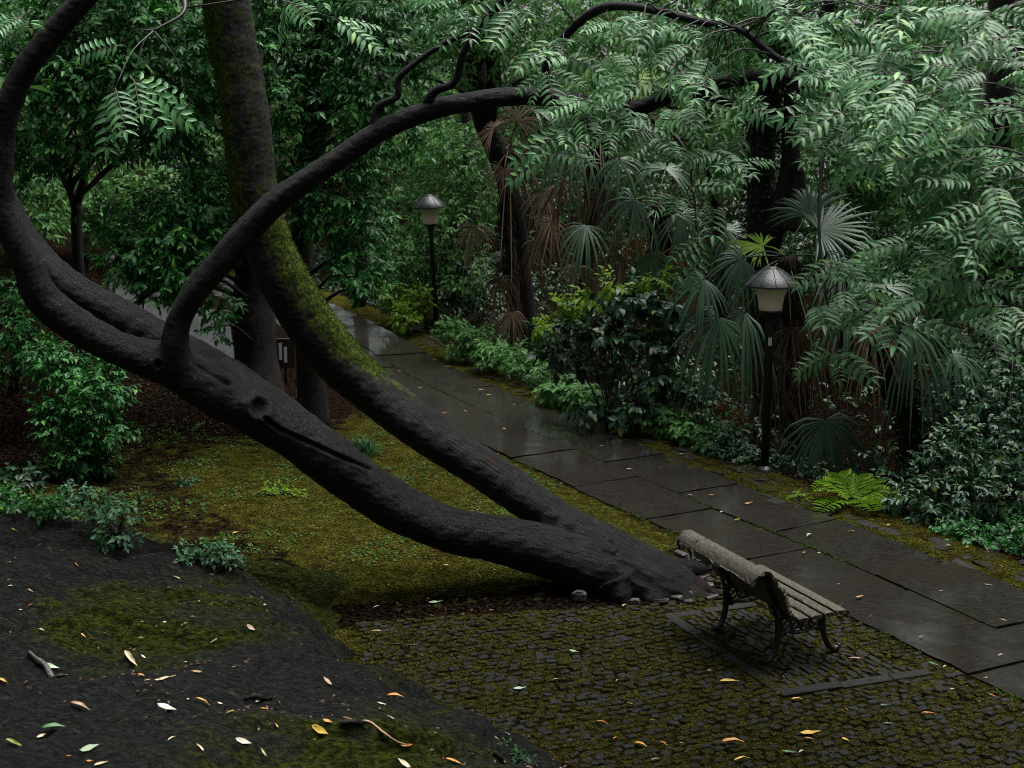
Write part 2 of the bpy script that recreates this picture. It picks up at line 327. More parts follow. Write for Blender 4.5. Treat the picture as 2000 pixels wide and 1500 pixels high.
# ------------------------------------------------------------------ terrain
PC = spline([(7.6, 5.2), (5.9, 8.5), (4.37, 11.44), (3.18, 13.85), (2.29, 15.4), (1.05, 17.68), (0, 19.6), (-1.03, 21.63), (-2.0, 23.8), (-2.75, 25.9), (-3.8, 28.6), (-5.3, 31.8), (-7.6, 35.2), (-10.5, 38.2), (-14, 40.5)], 240)
_seg = nrm(np.gradient(PC, axis=0)); PARC = np.concatenate([[0], np.cumsum(np.linalg.norm(np.diff(PC, axis=0), axis=1))])
def path_s(X, Y):                                        # signed distance to the path's centre line, positive to its left
    X = np.asarray(X, float); Y = np.asarray(Y, float); out = np.zeros(X.size); xf, yf = X.ravel(), Y.ravel()
    for a in range(0, X.size, 20000):
        dx = xf[a:a + 20000, None] - PC[None, :, 0]; dy = yf[a:a + 20000, None] - PC[None, :, 1]; d = dx * dx + dy * dy; i = d.argmin(1); j = np.arange(len(i))
        out[a:a + 20000] = np.sqrt(d[j, i]) * np.sign(_seg[i, 0] * dy[j, i] - _seg[i, 1] * dx[j, i])
    return out.reshape(X.shape)
def inpoly(X, Y, poly):
    X = np.asarray(X, float); Y = np.asarray(Y, float); c = np.zeros(X.shape, bool); n = len(poly)
    for i in range(n):
        (x1, y1), (x2, y2) = poly[i], poly[(i + 1) % n]
        with np.errstate(divide='ignore', invalid='ignore'):
            c ^= ((y1 > Y) != (y2 > Y)) & (X < (x2 - x1) * (Y - y1) / (y2 - y1 + 1e-12) + x1)
    return c
def pdist(X, Y, line):
    d = np.full(np.shape(X), 1e9)
    for (x1, y1), (x2, y2) in zip(line[:-1], line[1:]):
        t = np.clip(((X - x1) * (x2 - x1) + (Y - y1) * (y2 - y1)) / ((x2 - x1) ** 2 + (y2 - y1) ** 2 + 1e-12), 0, 1)
        d = np.minimum(d, np.hypot(X - x1 - t * (x2 - x1), Y - y1 - t * (y2 - y1)))
    return d
ROCKB = [(1.3, 6.0), (.95, 8.3), (.36, 9.14), (0, 9.54), (-.58, 9.97), (-1.05, 10.3), (-1.27, 10.7), (-1.32, 11.3), (-1.39, 11.8), (-1.69, 12.4), (-1.5, 12.9), (-1.75, 13.3), (-2.94, 13.8), (-4.4, 15.1), (-6.0, 16.0), (-9, 17)]
ROCKP = ROCKB + [(-16, 17), (-16, 2), (1.3, 2)]
COBZ = [(-3.2, 13.4), (-1.6, 12.6), (-1.6, 10.4), (.2, 9.0), (.8, 7), (5.6, 7), (4.9, 9.2), (2.0, 12.9), (1.0, 13.5)]
def ground_z(X, Y):
    s = path_s(X, Y); z = .05 * noise2(X, Y, 1.1, 3) * sstep(np.abs(s), 1.1, 2.2) * (1 - inpoly(X, Y, COBZ))
    z = z + sstep(Y, 17.5, 22) * (np.maximum(0, s - 2.7) * .17 + .16 * np.maximum(0, Y - 20) * sstep(s, 2.2, 4.5))
    z = z + sstep(np.hypot(X, Y - 14), 24, 60) * 5.0 - .10 * sstep(-s, 1.5, 2.4)
    return z - .006 - .010 * (np.abs(s) < .95)
def rock_z(X, Y):
    d = np.where(inpoly(X, Y, ROCKP), pdist(X, Y, ROCKB), -pdist(X, Y, ROCKB))
    dn = d + .13 * noise2(X, Y, 4, 5) + .05 * noise2(X, Y, 13, 6); back = sstep(Y + .5 * X, 10.2, 12.0)
    z = (.62 * (1 - .55 * back)) * (1 - np.exp(-np.maximum(dn, 0) / (.55 + .5 * back))) + .085 * np.clip(dn, 0, 9) * (1 - .6 * back)
    z = z + sstep(dn, .05, .6) * (.09 * noise2(X, Y, 2.2, 8) + .035 * noise2(X + .6 * Y, Y * 2.2, 5, 9) + .02 * noise2(X, Y * 1.7, 13, 10))
    z = z + .07 * sstep(noise2(X, Y * 1.4, 1.5, 21), .05, .2) * sstep(dn, .2, .8)
    for k, (sc, am) in enumerate(((1.6, .06), (3.4, .04), (8, .018), (17, .008))): z = z - am * (1 - np.minimum(1, np.abs(noise2(X * .7 + Y * .5, Y * 1.5 - X * .6, sc, 90 + k)) * 5)) ** 2 * sstep(dn, .1, .6)
    return np.where(d > -.12, z - .03 + np.minimum(d, 0) * 1.5, -.6)
def top_z(x, y):
    x = np.atleast_1d(np.asarray(x, float)); y = np.atleast_1d(np.asarray(y, float)); return np.maximum(np.maximum(ground_z(x, y), rock_z(x, y)), np.where(np.abs(path_s(x, y)) < .88, .0, -9))
def hit(u, v, y0=6.0, y1=60.0):
    d = ray(u, v); t = np.linspace(y0 / d[1], y1 / d[1], 3000); P = np.array([0, 0, CAMH]) + t[:, None] * d; h = top_z(P[:, 0], P[:, 1]); i = int(np.argmax(P[:, 2] < h))
    return np.array([P[i, 0], P[i, 1], h[i]])
gx = np.concatenate([np.linspace(-160, -16, 25)[:-1], np.linspace(-16, -8, 33)[:-1], np.linspace(-8, 8, 201), np.linspace(8, 16, 33)[1:], np.linspace(16, 160, 25)[1:]])
gy = np.concatenate([np.linspace(-120, 4, 25)[:-1], np.linspace(4, 24, 241), np.linspace(24, 44, 81)[1:], np.linspace(44, 220, 25)[1:]])
GX, GY = np.meshgrid(gx, gy); GS = path_s(GX, GY)
i, j = np.meshgrid(np.arange(len(gy) - 1), np.arange(len(gx) - 1), indexing='ij'); a = (i * len(gx) + j).ravel(); GF = np.stack([a, a + 1, a + 1 + len(gx), a + len(gx)], 1)
lawn = [tuple(grd(u, v)[:2]) for u, v in ((640, 1185), (900, 1200), (1150, 1150), (1330, 1060), (1240, 1015), (1000, 900), (860, 800), (760, 790), (620, 870), (420, 870), (330, 910), (420, 1000), (560, 1070))]
moss = np.where(inpoly(GX, GY, lawn), .66, 0.0); moss = np.maximum(moss, .5 * np.exp(-(pdist(GX, GY, lawn) / .7) ** 2))
moss = np.maximum(moss, .62 * sstep(-GS, .8, .9) * (1 - sstep(-GS, 1.5, 1.9)) * (GY < 40))
moss = np.maximum(moss, .45 * (GS > .8) * (GY > 9) * (GY < 19) * (GX > -6)); moss = np.maximum(moss, .55 * (np.abs(GS) < .9)); moss = np.maximum(moss, .52 * (GY < 13) * (np.abs(GX) < 7))
tb = np.hypot((GX - 1.2) / 1.0, (GY - 12.75) / .35); moss = moss * sstep(tb, .7, 1.3) * (.25 + .75 * sstep(pdist(GX, GY, [tuple(grd(u, v)[:2]) for u, v in ((690, 1195), (900, 1180), (1150, 1165), (1370, 1150))]), .08, .34))
grey = sstep(GX / np.maximum(GY, 1), -.30, -.27) * (1 - sstep(GX / np.maximum(GY, 1), -.20, -.185)) * sstep(GS, 1.2, 2.4) * sstep(GY, 20.5, 23.5) * (1 - sstep(GY, 40, 44)) * .95
mesh_obj('ground', np.stack([GX, GY, ground_z(GX, GY)], -1), GF, M['ground'], attrs=dict(moss=moss.ravel(), grey=grey.ravel()))['kind'] = 'structure'
rx = np.linspace(-8.0, 1.4, 420); ry = np.linspace(5.0, 17.0, 540); RX, RY = np.meshgrid(rx, ry); RZ = rock_z(RX, RY)
i, j = np.meshgrid(np.arange(len(ry) - 1), np.arange(len(rx) - 1), indexing='ij'); a = (i * len(rx) + j).ravel(); RF = np.stack([a, a + 1, a + 1 + len(rx), a + len(rx)], 1)
RF = RF[(RZ.ravel()[RF] > -.3).any(1)]
rmoss = -.05 + .22 * np.exp(-(pdist(RX, RY, ROCKB) / .22) ** 2) + .40 * sstep(RY + .45 * RX, 10.6, 11.8) + .20 * noise2(RX, RY, 1.6, 33) - .1 * sstep(RX, -1.9, -1.3) * (RY > 10)
tag(mesh_obj('rock_slope', np.stack([RX, RY, RZ], -1), RF, M['rock'], attrs=dict(moss=rmoss.ravel())), kind='structure')

# path of two rows of wet slabs
acc = Acc(); r = np.random.default_rng(5)
def pc_at(L, s):
    k = np.interp(L, PARC, np.arange(len(PC))); P = np.array([np.interp(k, np.arange(len(PC)), PC[:, q]) for q in (0, 1)]); T = np.array([np.interp(k, np.arange(len(PC)), _seg[:, q]) for q in (0, 1)]); T /= np.linalg.norm(T)
    return P + s * np.array([-T[1], T[0]])
for side in (1, -1):
    L = .3 if side > 0 else 1.1
    while L < PARC[-1] - 2:
        ln = r.uniform(1.45, 1.75); z0, z1, tl = r.normal(0, .0045, 3); outer = .92 + r.normal(0, .015)
        n, mW = 9, 7; Vs = []
        for ii in range(n):
            for jj in range(mW):
                e = L + .008 + (ln - .016) * ii / (n - 1); s_ = side * (.008 + (outer - .008) * jj / (mW - 1))
                if jj == mW - 1: s_ += side * r.normal(0, .013)
                if ii in (0, n - 1): e += r.normal(0, .006) - (.03 if ii else -.03) * (jj == mW - 1) * (r.random() < .4)
                p = pc_at(e, s_); Vs.append([p[0], p[1],   .006 + z0 + tl * (ii / n - .5) + z1 * (jj / mW - .5) + r.normal(0, .0005) - (.0 if ii in (0, n - 1) or jj in (0, mW - 1) else 0)])
        Vs = np.array(Vs); i, j = np.meshgrid(np.arange(n - 1), np.arange(mW - 1), indexing='ij'); a = (i * mW + j).ravel(); F = np.concatenate([np.stack([a, a + 1, a + 1 + mW], 1), np.stack([a, a + 1 + mW, a + mW], 1)])
        if side > 0: F = F[:, ::-1]
        ring = list(range(0, mW)) + [q * mW + mW - 1 for q in range(1, n)] + [(n - 1) * mW + q for q in range(mW - 2, -1, -1)] + [q * mW for q in range(n - 2, 0, -1)]
        low = Vs[ring] - [0, 0, .09]; k = len(ring); base = len(Vs); rf = []
        for q in range(k): q2 = (q + 1) % k; rf += [[ring[q], ring[q2], base + q2], [ring[q], base + q2, base + q]]
        acc.add(np.concatenate([Vs, low]), np.concatenate([F, np.array(rf)])); L += ln
tag(acc.obj('path', M['slab'], smooth=False), kind='structure')

# mossy cobbles
def stones(poly, holes, ang, cw, ch, mat, name, z=.0, keep=1.0, seed=2, gap=.012, jit=.22, lift=.0):
    r = np.random.default_rng(seed); P = np.array(poly); c = P.mean(0); R = np.array([[math.cos(ang), math.sin(ang)], [-math.sin(ang), math.cos(ang)]]); ext = np.abs((P - c) @ R.T).max(0) + .3
    I, J = np.meshgrid(np.arange(-ext[0], ext[0], cw), np.arange(-ext[1], ext[1], ch), indexing='ij'); row = np.round(J / ch).astype(int)
    X = I + (row % 2) * cw * .5 + r.normal(0, jit * .25 * cw, I.shape) + .06 * np.sin(J * 3); Y = J + r.normal(0, jit * .2 * ch, I.shape) + .05 * np.sin(I * 2.1)
    Q = np.stack([X.ravel(), Y.ravel()], 1) @ R + c; ok = inpoly(Q[:, 0], Q[:, 1], poly) & (r.random(len(Q)) < keep)
    for h in holes: ok &= ~inpoly(Q[:, 0], Q[:, 1], h)
    Q = Q[ok]; n = len(Q); hw = (cw - gap) / 2 * r.uniform(.78, 1.0, n); hh = (ch - gap) / 2 * r.uniform(.78, 1.0, n)
    oct_ = np.array([[-.7, -1], [.7, -1], [1, -.7], [1, .7], [.7, 1], [-.7, 1], [-1, .7], [-1, -.7]]); a2 = ang + r.normal(0, .16, n)
    O = oct_[None] * np.stack([hw, hh], -1)[:, None] * (1 + r.normal(0, .11, (n, 8, 1)))
    ca, sa = np.cos(a2)[:, None], np.sin(a2)[:, None]; W = np.stack([O[..., 0] * ca - O[..., 1] * sa, O[..., 0] * sa + O[..., 1] * ca], -1)
    h = .008 + r.normal(0, .004, n) + lift; tx, ty = r.normal(0, .06, (2, n, 1)); V = np.zeros((n, 25, 3))
    V[:, :8, :2] = Q[:, None] + W; V[:, :8, 2] = -.05
    V[:, 8:16, :2] = Q[:, None] + W * .97; V[:, 8:16, 2] = (h - .007)[:, None] + tx * W[..., 0] + ty * W[..., 1]
    V[:, 16:24, :2] = Q[:, None] + W * .86; V[:, 16:24, 2] = h[:, None] + tx * W[..., 0] + ty * W[..., 1] + r.normal(0, .002, (n, 8)); V[:, 24, :2] = Q; V[:, 24, 2] = h + .002
    V[..., 2] += z; F = []
    for k in range(2):
        for q in range(8): a, b = k * 8 + q, k * 8 + (q + 1) % 8; F += [[a, b, b + 8], [a, b + 8, a + 8]]
    for q in range(8): F.append([16 + q, 16 + (q + 1) % 8, 24])
    F = (np.array(F)[None] + (np.arange(n) * 25)[:, None, None]).reshape(-1, 3)
    return tag(mesh_obj(name, V, F, mat, smooth=False), kind='structure')
PAD = [np.array(q) for q in ((1.34, 12.11), (2.22, 12.42), (3.42, 10.78), (2.1, 10.32))]
left_edge = [tuple(pc_at(L, .96)) for L in np.linspace(1.5, 9.8, 12)]
G2 = lambda *q: [tuple(grd(u, v)[:2]) for u, v in q]
cob = [(.9, 7.2)] + left_edge + G2((1390, 1105), (1400, 1150), (1330, 1172), (1150, 1188), (900, 1203), (700, 1215)) + [(-1.36, 11.7), (-1.25, 11.2), (-1.2, 10.7), (-.98, 10.35), (-.5, 10.05), (.06, 9.62), (.42, 9.22), (.98, 8.35)]
padp = [tuple(q) for q in PAD]
stones(cob, [padp],   .42, .104, .080, M['cobble'], 'cobble_paving', -.004, .985, 2, .009, .45)
stones(G2((660, 1180), (700, 1130), (760, 1115), (980, 1120), (1130, 1160), (900, 1190), (720, 1200)), [], .5, .14, .11, M['cobble'], 'sunken_cobble_paving', -.018, .6, 9, .02, .6)
stones(G2((720, 585), (870, 650), (1010, 722), (1210, 800), (1490, 920), (1760, 1040), (2050, 1100), (2050, 1165), (1880, 1105), (1620, 1005), (1500, 980), (1300, 896), (1000, 766), (800, 650)), [], 2.05, .34, .20, M['edging'], 'path_edging', -.006, .75, 12, .03, .55)
inner = [PAD[0] * .86 + (PAD[1] * .04 + PAD[3] * .10), PAD[1] * .86 + (PAD[0] * .04 + PAD[2] * .10), PAD[2], PAD[3]]
cen = sum(PAD) / 4; inner = [cen + (q - cen) * .87 for q in PAD]
stones([tuple(q) for q in inner], [], math.atan2(.92, -.40),   .15, .072, M['sett'], 'bench_pad_setts', -.004, 1.0, 4, .012, .2)
acc = Acc(); r = np.random.default_rng(3)
for q in range(4):
    p0, p1 = PAD[q], PAD[(q + 1) % 4]
    if q == 1: continue
    d = p1 - p0; Ld = np.linalg.norm(d); d = d / Ld; nv = np.array([-d[1], d[0]]); nv = nv if (cen - p0) @ nv > 0 else -nv; L = .02
    while L < Ld - .1:
        ln = min(r.uniform(.35, .6), Ld - L); c = p0 + d * (L + ln / 2) + nv * .05
        box(acc, (c[0], c[1], -.022 + r.normal(0, .003)), [[d[0], d[1], 0], [nv[0], nv[1], 0], [0, 0, 1]], (ln / 2 - .006, .052, .035), .008); L += ln
tag(acc.obj('bench_pad_border', M['sett'], smooth=False), kind='structure')

# ------------------------------------------------------------------ leaning tree
def px(lst):                                             # (u, v, Y, r in metres)
    return np.array([at(u, v, Y) for u, v, Y, _ in lst]), np.array([q[3] for q in lst])
lean = thing('leaning_tree', 'huge dark leaning tree with two trunks and feathery leaves beside the bench', 'tree', (1.3, 12.75, 0))
LO = np.array([1.3, 12.75, 0.0])
T2 = [(1405, 1162, 12.72, .03), (1360, 1142, 12.78, .085), (1310, 1122, 12.84, .15), (1262, 1102, 12.9, .19), (1180, 1062, 13.0, .20), (1080, 1010, 13.15, .205), (965, 930, 13.3, .215), (850, 855, 13.4, .225), (750, 782, 13.5, .235), (670, 713, 13.5, .25), (607, 633, 13.5, .26), (558, 555, 13.5, .255), (524, 480, 13.5, .25), (500, 395, 13.5, .245), (488, 300, 13.5, .24), (475, 200, 13.5, .235), (458, 100, 13.5, .23), (442, 0, 13.5, .225), (428, -90, 13.5, .22)]
T1 = [(1392, 1186, 12.58, .03), (1345, 1172, 12.62, .10), (1290, 1150, 12.68, .19), (1235, 1130, 12.75, .25), (1160, 1108, 12.8, .265), (1060, 1075, 12.85, .255), (960, 1050, 12.8, .235), (880, 1035, 12.75, .22), (800, 1003, 12.7, .225), (720, 955, 12.65, .235), (640, 895, 12.6, .245), (560, 835, 12.6, .255), (480, 782, 12.6, .26), (410, 740, 12.6, .25)]
T1A = [(660, 905, 12.6, .19), (570, 848, 12.56, .225), (480, 795, 12.5, .232), (400, 752, 12.45, .225), (330, 713, 12.4, .20), (260, 692, 12.35, .165), (190, 660, 12.3, .155), (120, 615, 12.25, .165), (78, 575, 12.2, .155), (55, 520, 12.15, .135), (25, 455, 12.1, .12), (2, 390, 12.1, .115), (-2, 320, 12.1, .125), (8, 235, 12.1, .115), (38, 155, 12.1, .105), (85, 88, 12.1, .10), (130, 35, 12.1, .10), (175, -15, 12.1, .095), (240, -80, 12.1, .09)]
T1B = [(640, 870, 12.75, .17), (520, 785, 12.9, .20), (450, 735, 13.0, .20), (380, 690, 13.05, .18), (300, 645, 13.1, .165), (220, 600, 13.15, .165), (150, 560, 13.2, .16), (90, 510, 13.25, .155), (40, 450, 13.3, .15), (0, 380, 13.35, .15), (-60, 290, 13.4, .14)]
T1B = [(u, v + 10, Y, q * 1.05) for u, v, Y, q in T1B]
BB = [(345, 715, 12.35, .17), (342, 670, 12.3, .135), (352, 620, 12.3, .12), (380, 570, 12.3, .122), (425, 518, 12.3, .128), (480, 455, 12.3, .132), (535, 398, 12.3, .122), (600, 350, 12.3, .112), (667, 307, 12.3, .105), (735, 260, 12.3, .10), (820, 222, 12.3, .095), (900, 202, 12.3, .09), (980, 190, 12.3, .088), (1060, 188, 12.25, .088), (1150, 205, 12.2, .082), (1240, 212, 12.1, .078), (1330, 178, 12.0, .075), (1430, 155, 11.9, .07), (1530, 150, 11.7, .065), (1640, 150, 11.3, .06), (1780, 150, 10.8, .05), (1930, 110, 10.2, .045), (2120, 60, 9.6, .04)]
ROOTS = [[(1250, 1135, 12.8, .16), (1330, 1155, 12.7, .10), (1385, 1172, 12.6, .045), (1420, 1185, 12.5, .012)], [(1240, 1130, 12.7, .17), (1270, 1165, 12.55, .09), (1310, 1190, 12.4, .02)], [(1280, 1115, 12.9, .14), (1340, 1110, 13.05, .08), (1395, 1110, 13.2, .02)],
         [(1180, 1130, 12.75, .18), (1150, 1165, 12.68, .09), (1090, 1185, 12.62, .02)], [(1200, 1140, 12.6, .16), (1215, 1175, 12.5, .08), (1220, 1195, 12.45, .03)]]
acc = Acc()
for q, (pp, n, wb) in enumerate(((T2, 70, .035), (T1, 60, .04), (T1A, 70, .03), (T1B, 50, .03), (BB, 90, .03))):
    P, R = px(pp); tube(acc, P - LO, R * (.94, .97, .97, .96, .91)[q], n, 20, wb, q + 1)
for q, pp in enumerate(ROOTS): P, R = px(pp); tube(acc, P - LO, R * 1.15, 14, 12, .06, 20 + q)
V, F = acc.get(); tmp = mesh_obj('tmp_trunk', V, F, M['bark'])
md = tmp.modifiers.new('r', 'REMESH'); md.mode = 'VOXEL'; md.voxel_size = .0135; md.use_smooth_shade = True
ms = tmp.modifiers.new('s', 'SMOOTH'); ms.factor = .5; ms.iterations = 10
dg = bpy.context.evaluated_depsgraph_get(); me = bpy.data.meshes.new_from_object(tmp.evaluated_get(dg)); bpy.data.objects.remove(tmp)
nv = len(me.vertices); co = np.zeros(nv * 3, np.float32); me.vertices.foreach_get('co', co); co = co.reshape(-1, 3).astype(float)
no = np.zeros(nv * 3, np.float32); me.vertex_normals.foreach_get('vector', no); no = no.reshape(-1, 3).astype(float)
W = co + LO; uv = project(W); face = (no * nrm(np.array([0, 0, CAMH]) - W)).sum(1)
def groove(line, wpx, depth, lip=0.0):
    d = pdist(uv[:, 0], uv[:, 1], line); f = np.clip(face * 2, 0, 1)
    return f * (-depth * np.exp(-(d / wpx) ** 2) + lip * np.exp(-((d - 2.2 * wpx) / wpx) ** 2))
def knot(u, v, rp, depth, lip):
    d = np.hypot(uv[:, 0] - u, uv[:, 1] - v); return np.clip(face * 2, 0, 1) * (-depth * np.exp(-(d / (rp * .75)) ** 4) + lip * np.exp(-((d - rp * 1.15) / (rp * .4)) ** 2))
dsp = groove([(515, 815), (545, 838), (600, 862), (660, 890), (725, 917)], 3.2, .027, .004) + groove([(385, 712), (420, 735), (450, 750)], 5, .025, .006) + knot(506, 795, 20, .045, .026) + knot(309, 711, 10, .03, .012)
dsp += groove([(920, 985), (1000, 1018), (1100, 1052), (1180, 1078), (1235, 1088)], 6, .03) + knot(1195, 1065, 10, .0, .015) + groove([(1215, 1100), (1270, 1130), (1350, 1150)], 7, .02, .008) + groove([(1240, 1125), (1290, 1150), (1330, 1165)], 6, .02, .008)
dsp += groove([(690, 870), (740, 905), (800, 945)], 9, .006, .006) + groove([(440, 745), (520, 790)], 8, .008)
dsp += .004 * noise2(W[:, 0] * 1.0 + W[:, 2], W[:, 2] * 3 - W[:, 0] * 2 + W[:, 1] * 3, 5, 50) + .003 * noise2(W[:, 0] * 3 + W[:, 1] * 4, W[:, 2] * 5 - W[:, 1] * 3, 12, 51)
co = co + no * dsp[:, None]; me.vertices.foreach_set('co', co.astype(np.float32).ravel())
T2P, _ = px(T2); d2 = pdist(uv[:, 0], uv[:, 1], [(q[0], q[1]) for q in T2[8:]]) ; onT2 = (d2 < 62) & (W[:, 1] > 13.0) & (uv[:, 1] < 800)
mossv = np.where(onT2, .46 - .04 * (uv[:, 1] < 430) + .34 * no[:, 2].clip(-.3, 1) + .34 * np.clip(no[:, 0], -.2, 1) * (uv[:, 1] > 430) + .45 * np.clip(-no[:, 0], 0, 1) * (uv[:, 1] < 430) - .5 * sstep(uv[:, 1], 640, 800), 0) + .04 * np.clip(no[:, 2], 0, 1)
ax_p, ax_c, ax_a, ax_b = [], [], [], []
for pp in (T2, T1, T1A, T1B, BB):
    P_, R_ = px(pp); C_ = spline(np.column_stack([P_, R_]), 160); t_ = nrm(np.gradient(C_[:, :3], axis=0)); a_ = nrm(np.cross(t_, [.13, .9, .3])); b_ = np.cross(t_, a_); L_ = np.concatenate([[0], np.cumsum(np.linalg.norm(np.diff(C_[:, :3], axis=0), axis=1))])
    ax_p.append(C_); ax_c.append(L_); ax_a.append(a_); ax_b.append(b_)
AP, AL, AA, AB = map(np.concatenate, (ax_p, ax_c, ax_a, ax_b)); bco = np.zeros((nv, 3))
for i0 in range(0, nv, 4000):
    dd_ = np.linalg.norm(W[i0:i0 + 4000, None] - AP[None, :, :3], axis=2) - AP[None, :, 3]; k_ = dd_.argmin(1); of = W[i0:i0 + 4000] - AP[k_, :3]
    bco[i0:i0 + 4000] = np.stack([AL[k_], (of * AA[k_]).sum(1), (of * AB[k_]).sum(1)], 1)
ba = me.attributes.new('bark_co', 'FLOAT_VECTOR', 'POINT'); ba.data.foreach_set('vector', bco.astype(np.float32).ravel())
at_ = me.attributes.new('moss', 'FLOAT', 'POINT'); at_.data.foreach_set('value', mossv.astype(np.float32))
me.polygons.foreach_set('use_smooth', np.ones(len(me.polygons), bool)); me.update(); me.name = 'trunk'
to = bpy.data.objects.new('trunk', me); COL.objects.link(to); to.parent = lean
# moss tufts on the upper edge of the mossy trunk
r = np.random.default_rng(4); cand = np.where((mossv > .62) & (uv[:, 0] > 0))[0]; pick = r.choice(cand, min(9000, 3 * len(cand))); acc = Acc()
leaves(acc, co[pick] + r.normal(0, .004, (len(pick), 3)), no[pick] + r.normal(0, .6, (len(pick), 3)), r.normal(0, 1, (len(pick), 3)), r.uniform(.012, .028, len(pick)), .008)
tag(acc.obj('moss', M['moss'], lean), kind='stuff')
SUB = [[(735, 250, 12.3, .05), (732, 228, 12.3, .042), (742, 205, 12.3, .04), (776, 188, 12.3, .038), (780, 152, 12.3, .036), (812, 122, 12.3, .036), (862, 88, 12.3, .034), (920, 58, 12.3, .032), (985, 5, 12.3, .03), (1060, -60, 12.3, .028)],
       [(825, 215, 12.3, .055), (850, 178, 12.25, .045), (888, 160, 12.2, .04), (905, 105, 12.15, .038), (940, 45, 12.1, .034), (1000, -20, 12.1, .03)],
       [(1060, 190, 12.25, .05), (1075, 110, 12.1, .045), (1150, 28, 11.9, .05), (1230, 12, 11.7, .045), (1380, 45, 11.5, .04), (1450, 60, 11.3, .036), (1520, 115, 11.1, .034), (1590, 142, 11.0, .028), (1680, 150, 10.9, .02)],
       [(1330, 178, 12.0, .045), (1420, 200, 11.9, .04), (1500, 222, 11.8, .045), (1570, 205, 11.7, .03), (1640, 180, 11.6, .02)],
       [(225, -65, 12.1, .08), (330, -40, 11.8, .06), (360, 20, 11.5, .02), (300, 60, 11.3, .012)],
       [(1930, 110, 10.2, .035), (1900, 300, 9.8, .022), (1880, 480, 9.5, .016), (1800, 600, 9.4, .010)],
       [(1640, 150, 11.3, .03), (1610, 280, 10.9, .02), (1600, 450, 10.6, .014), (1620, 620, 10.4, .010)],
       [(2120, 60, 9.6, .04), (2060, 300, 9.0, .025), (2020, 520, 8.9, .014)],
       [(1240, 212, 12.1, .03), (1330, 280, 11.8, .018), (1355, 380, 11.6, .012), (1360, 450, 11.5, .008)]]
ends = []
for q, pp in enumerate(SUB):
    acc = Acc(); P, R = px(pp); C = tube(acc, P - LO, R * .82, 34, 8, .08, 60 + q); acc.obj('branch', M['bark'] if q < 4 else M['twig'], lean); ends.append(C[6:] + LO)
P, R = px(BB); ends.append(spline(P, 80)[38:]); HOST = np.concatenate(ends)
# compound leaves: regions (u0,v0,u1,v1,Y0,Y1,number of twig ends)
REG = [(1030, 20, 1330, 260, 11.3, 12.2, 30), (1250, 20, 1560, 240, 10.6, 11.8, 34), (1060, 190, 1300, 300, 11.3, 11.9, 15), (1330, 260, 1500, 330, 11.0, 11.7, 9), (1290, 350, 1440, 470, 11.0, 11.6, 10), (1540, 20, 1800, 240, 9.6, 11.2, 44),
       (1560, 200, 1960, 330, 9.2, 10.8, 38), (1740, 0, 2030, 200, 8.6, 10.4, 36), (1650, 300, 2030, 440, 8.6, 10.2, 22), (1860, 240, 2040, 480, 8.4, 9.4, 16), (1600, 500, 1700, 640, 9.8, 10.6, 10), (1560, 590, 1660, 720, 9.8, 10.4, 7), (1700, 540, 2020, 640, 8.6, 9.8, 22), (1900, 440, 2030, 580, 8.4, 9.2, 14), (1720, 400, 1900, 560, 9.4, 10.2, 8),
       (140, 60, 400, 230, 10.6, 11.4, 9), (560, -10, 680, 50, 11.5, 12, 4), (840, 0, 960, 70, 11.7, 12.1, 4), (0, 0, 110, 60, 11, 12, 3), (1000, -20, 1500, 60, 11, 12, 10)]
r = np.random.default_rng(11); lf, rk, tw = Acc(), Acc(), Acc(); LP, LD, LN, LL = [], [], [], []
camp = np.array([0, 0, CAMH])
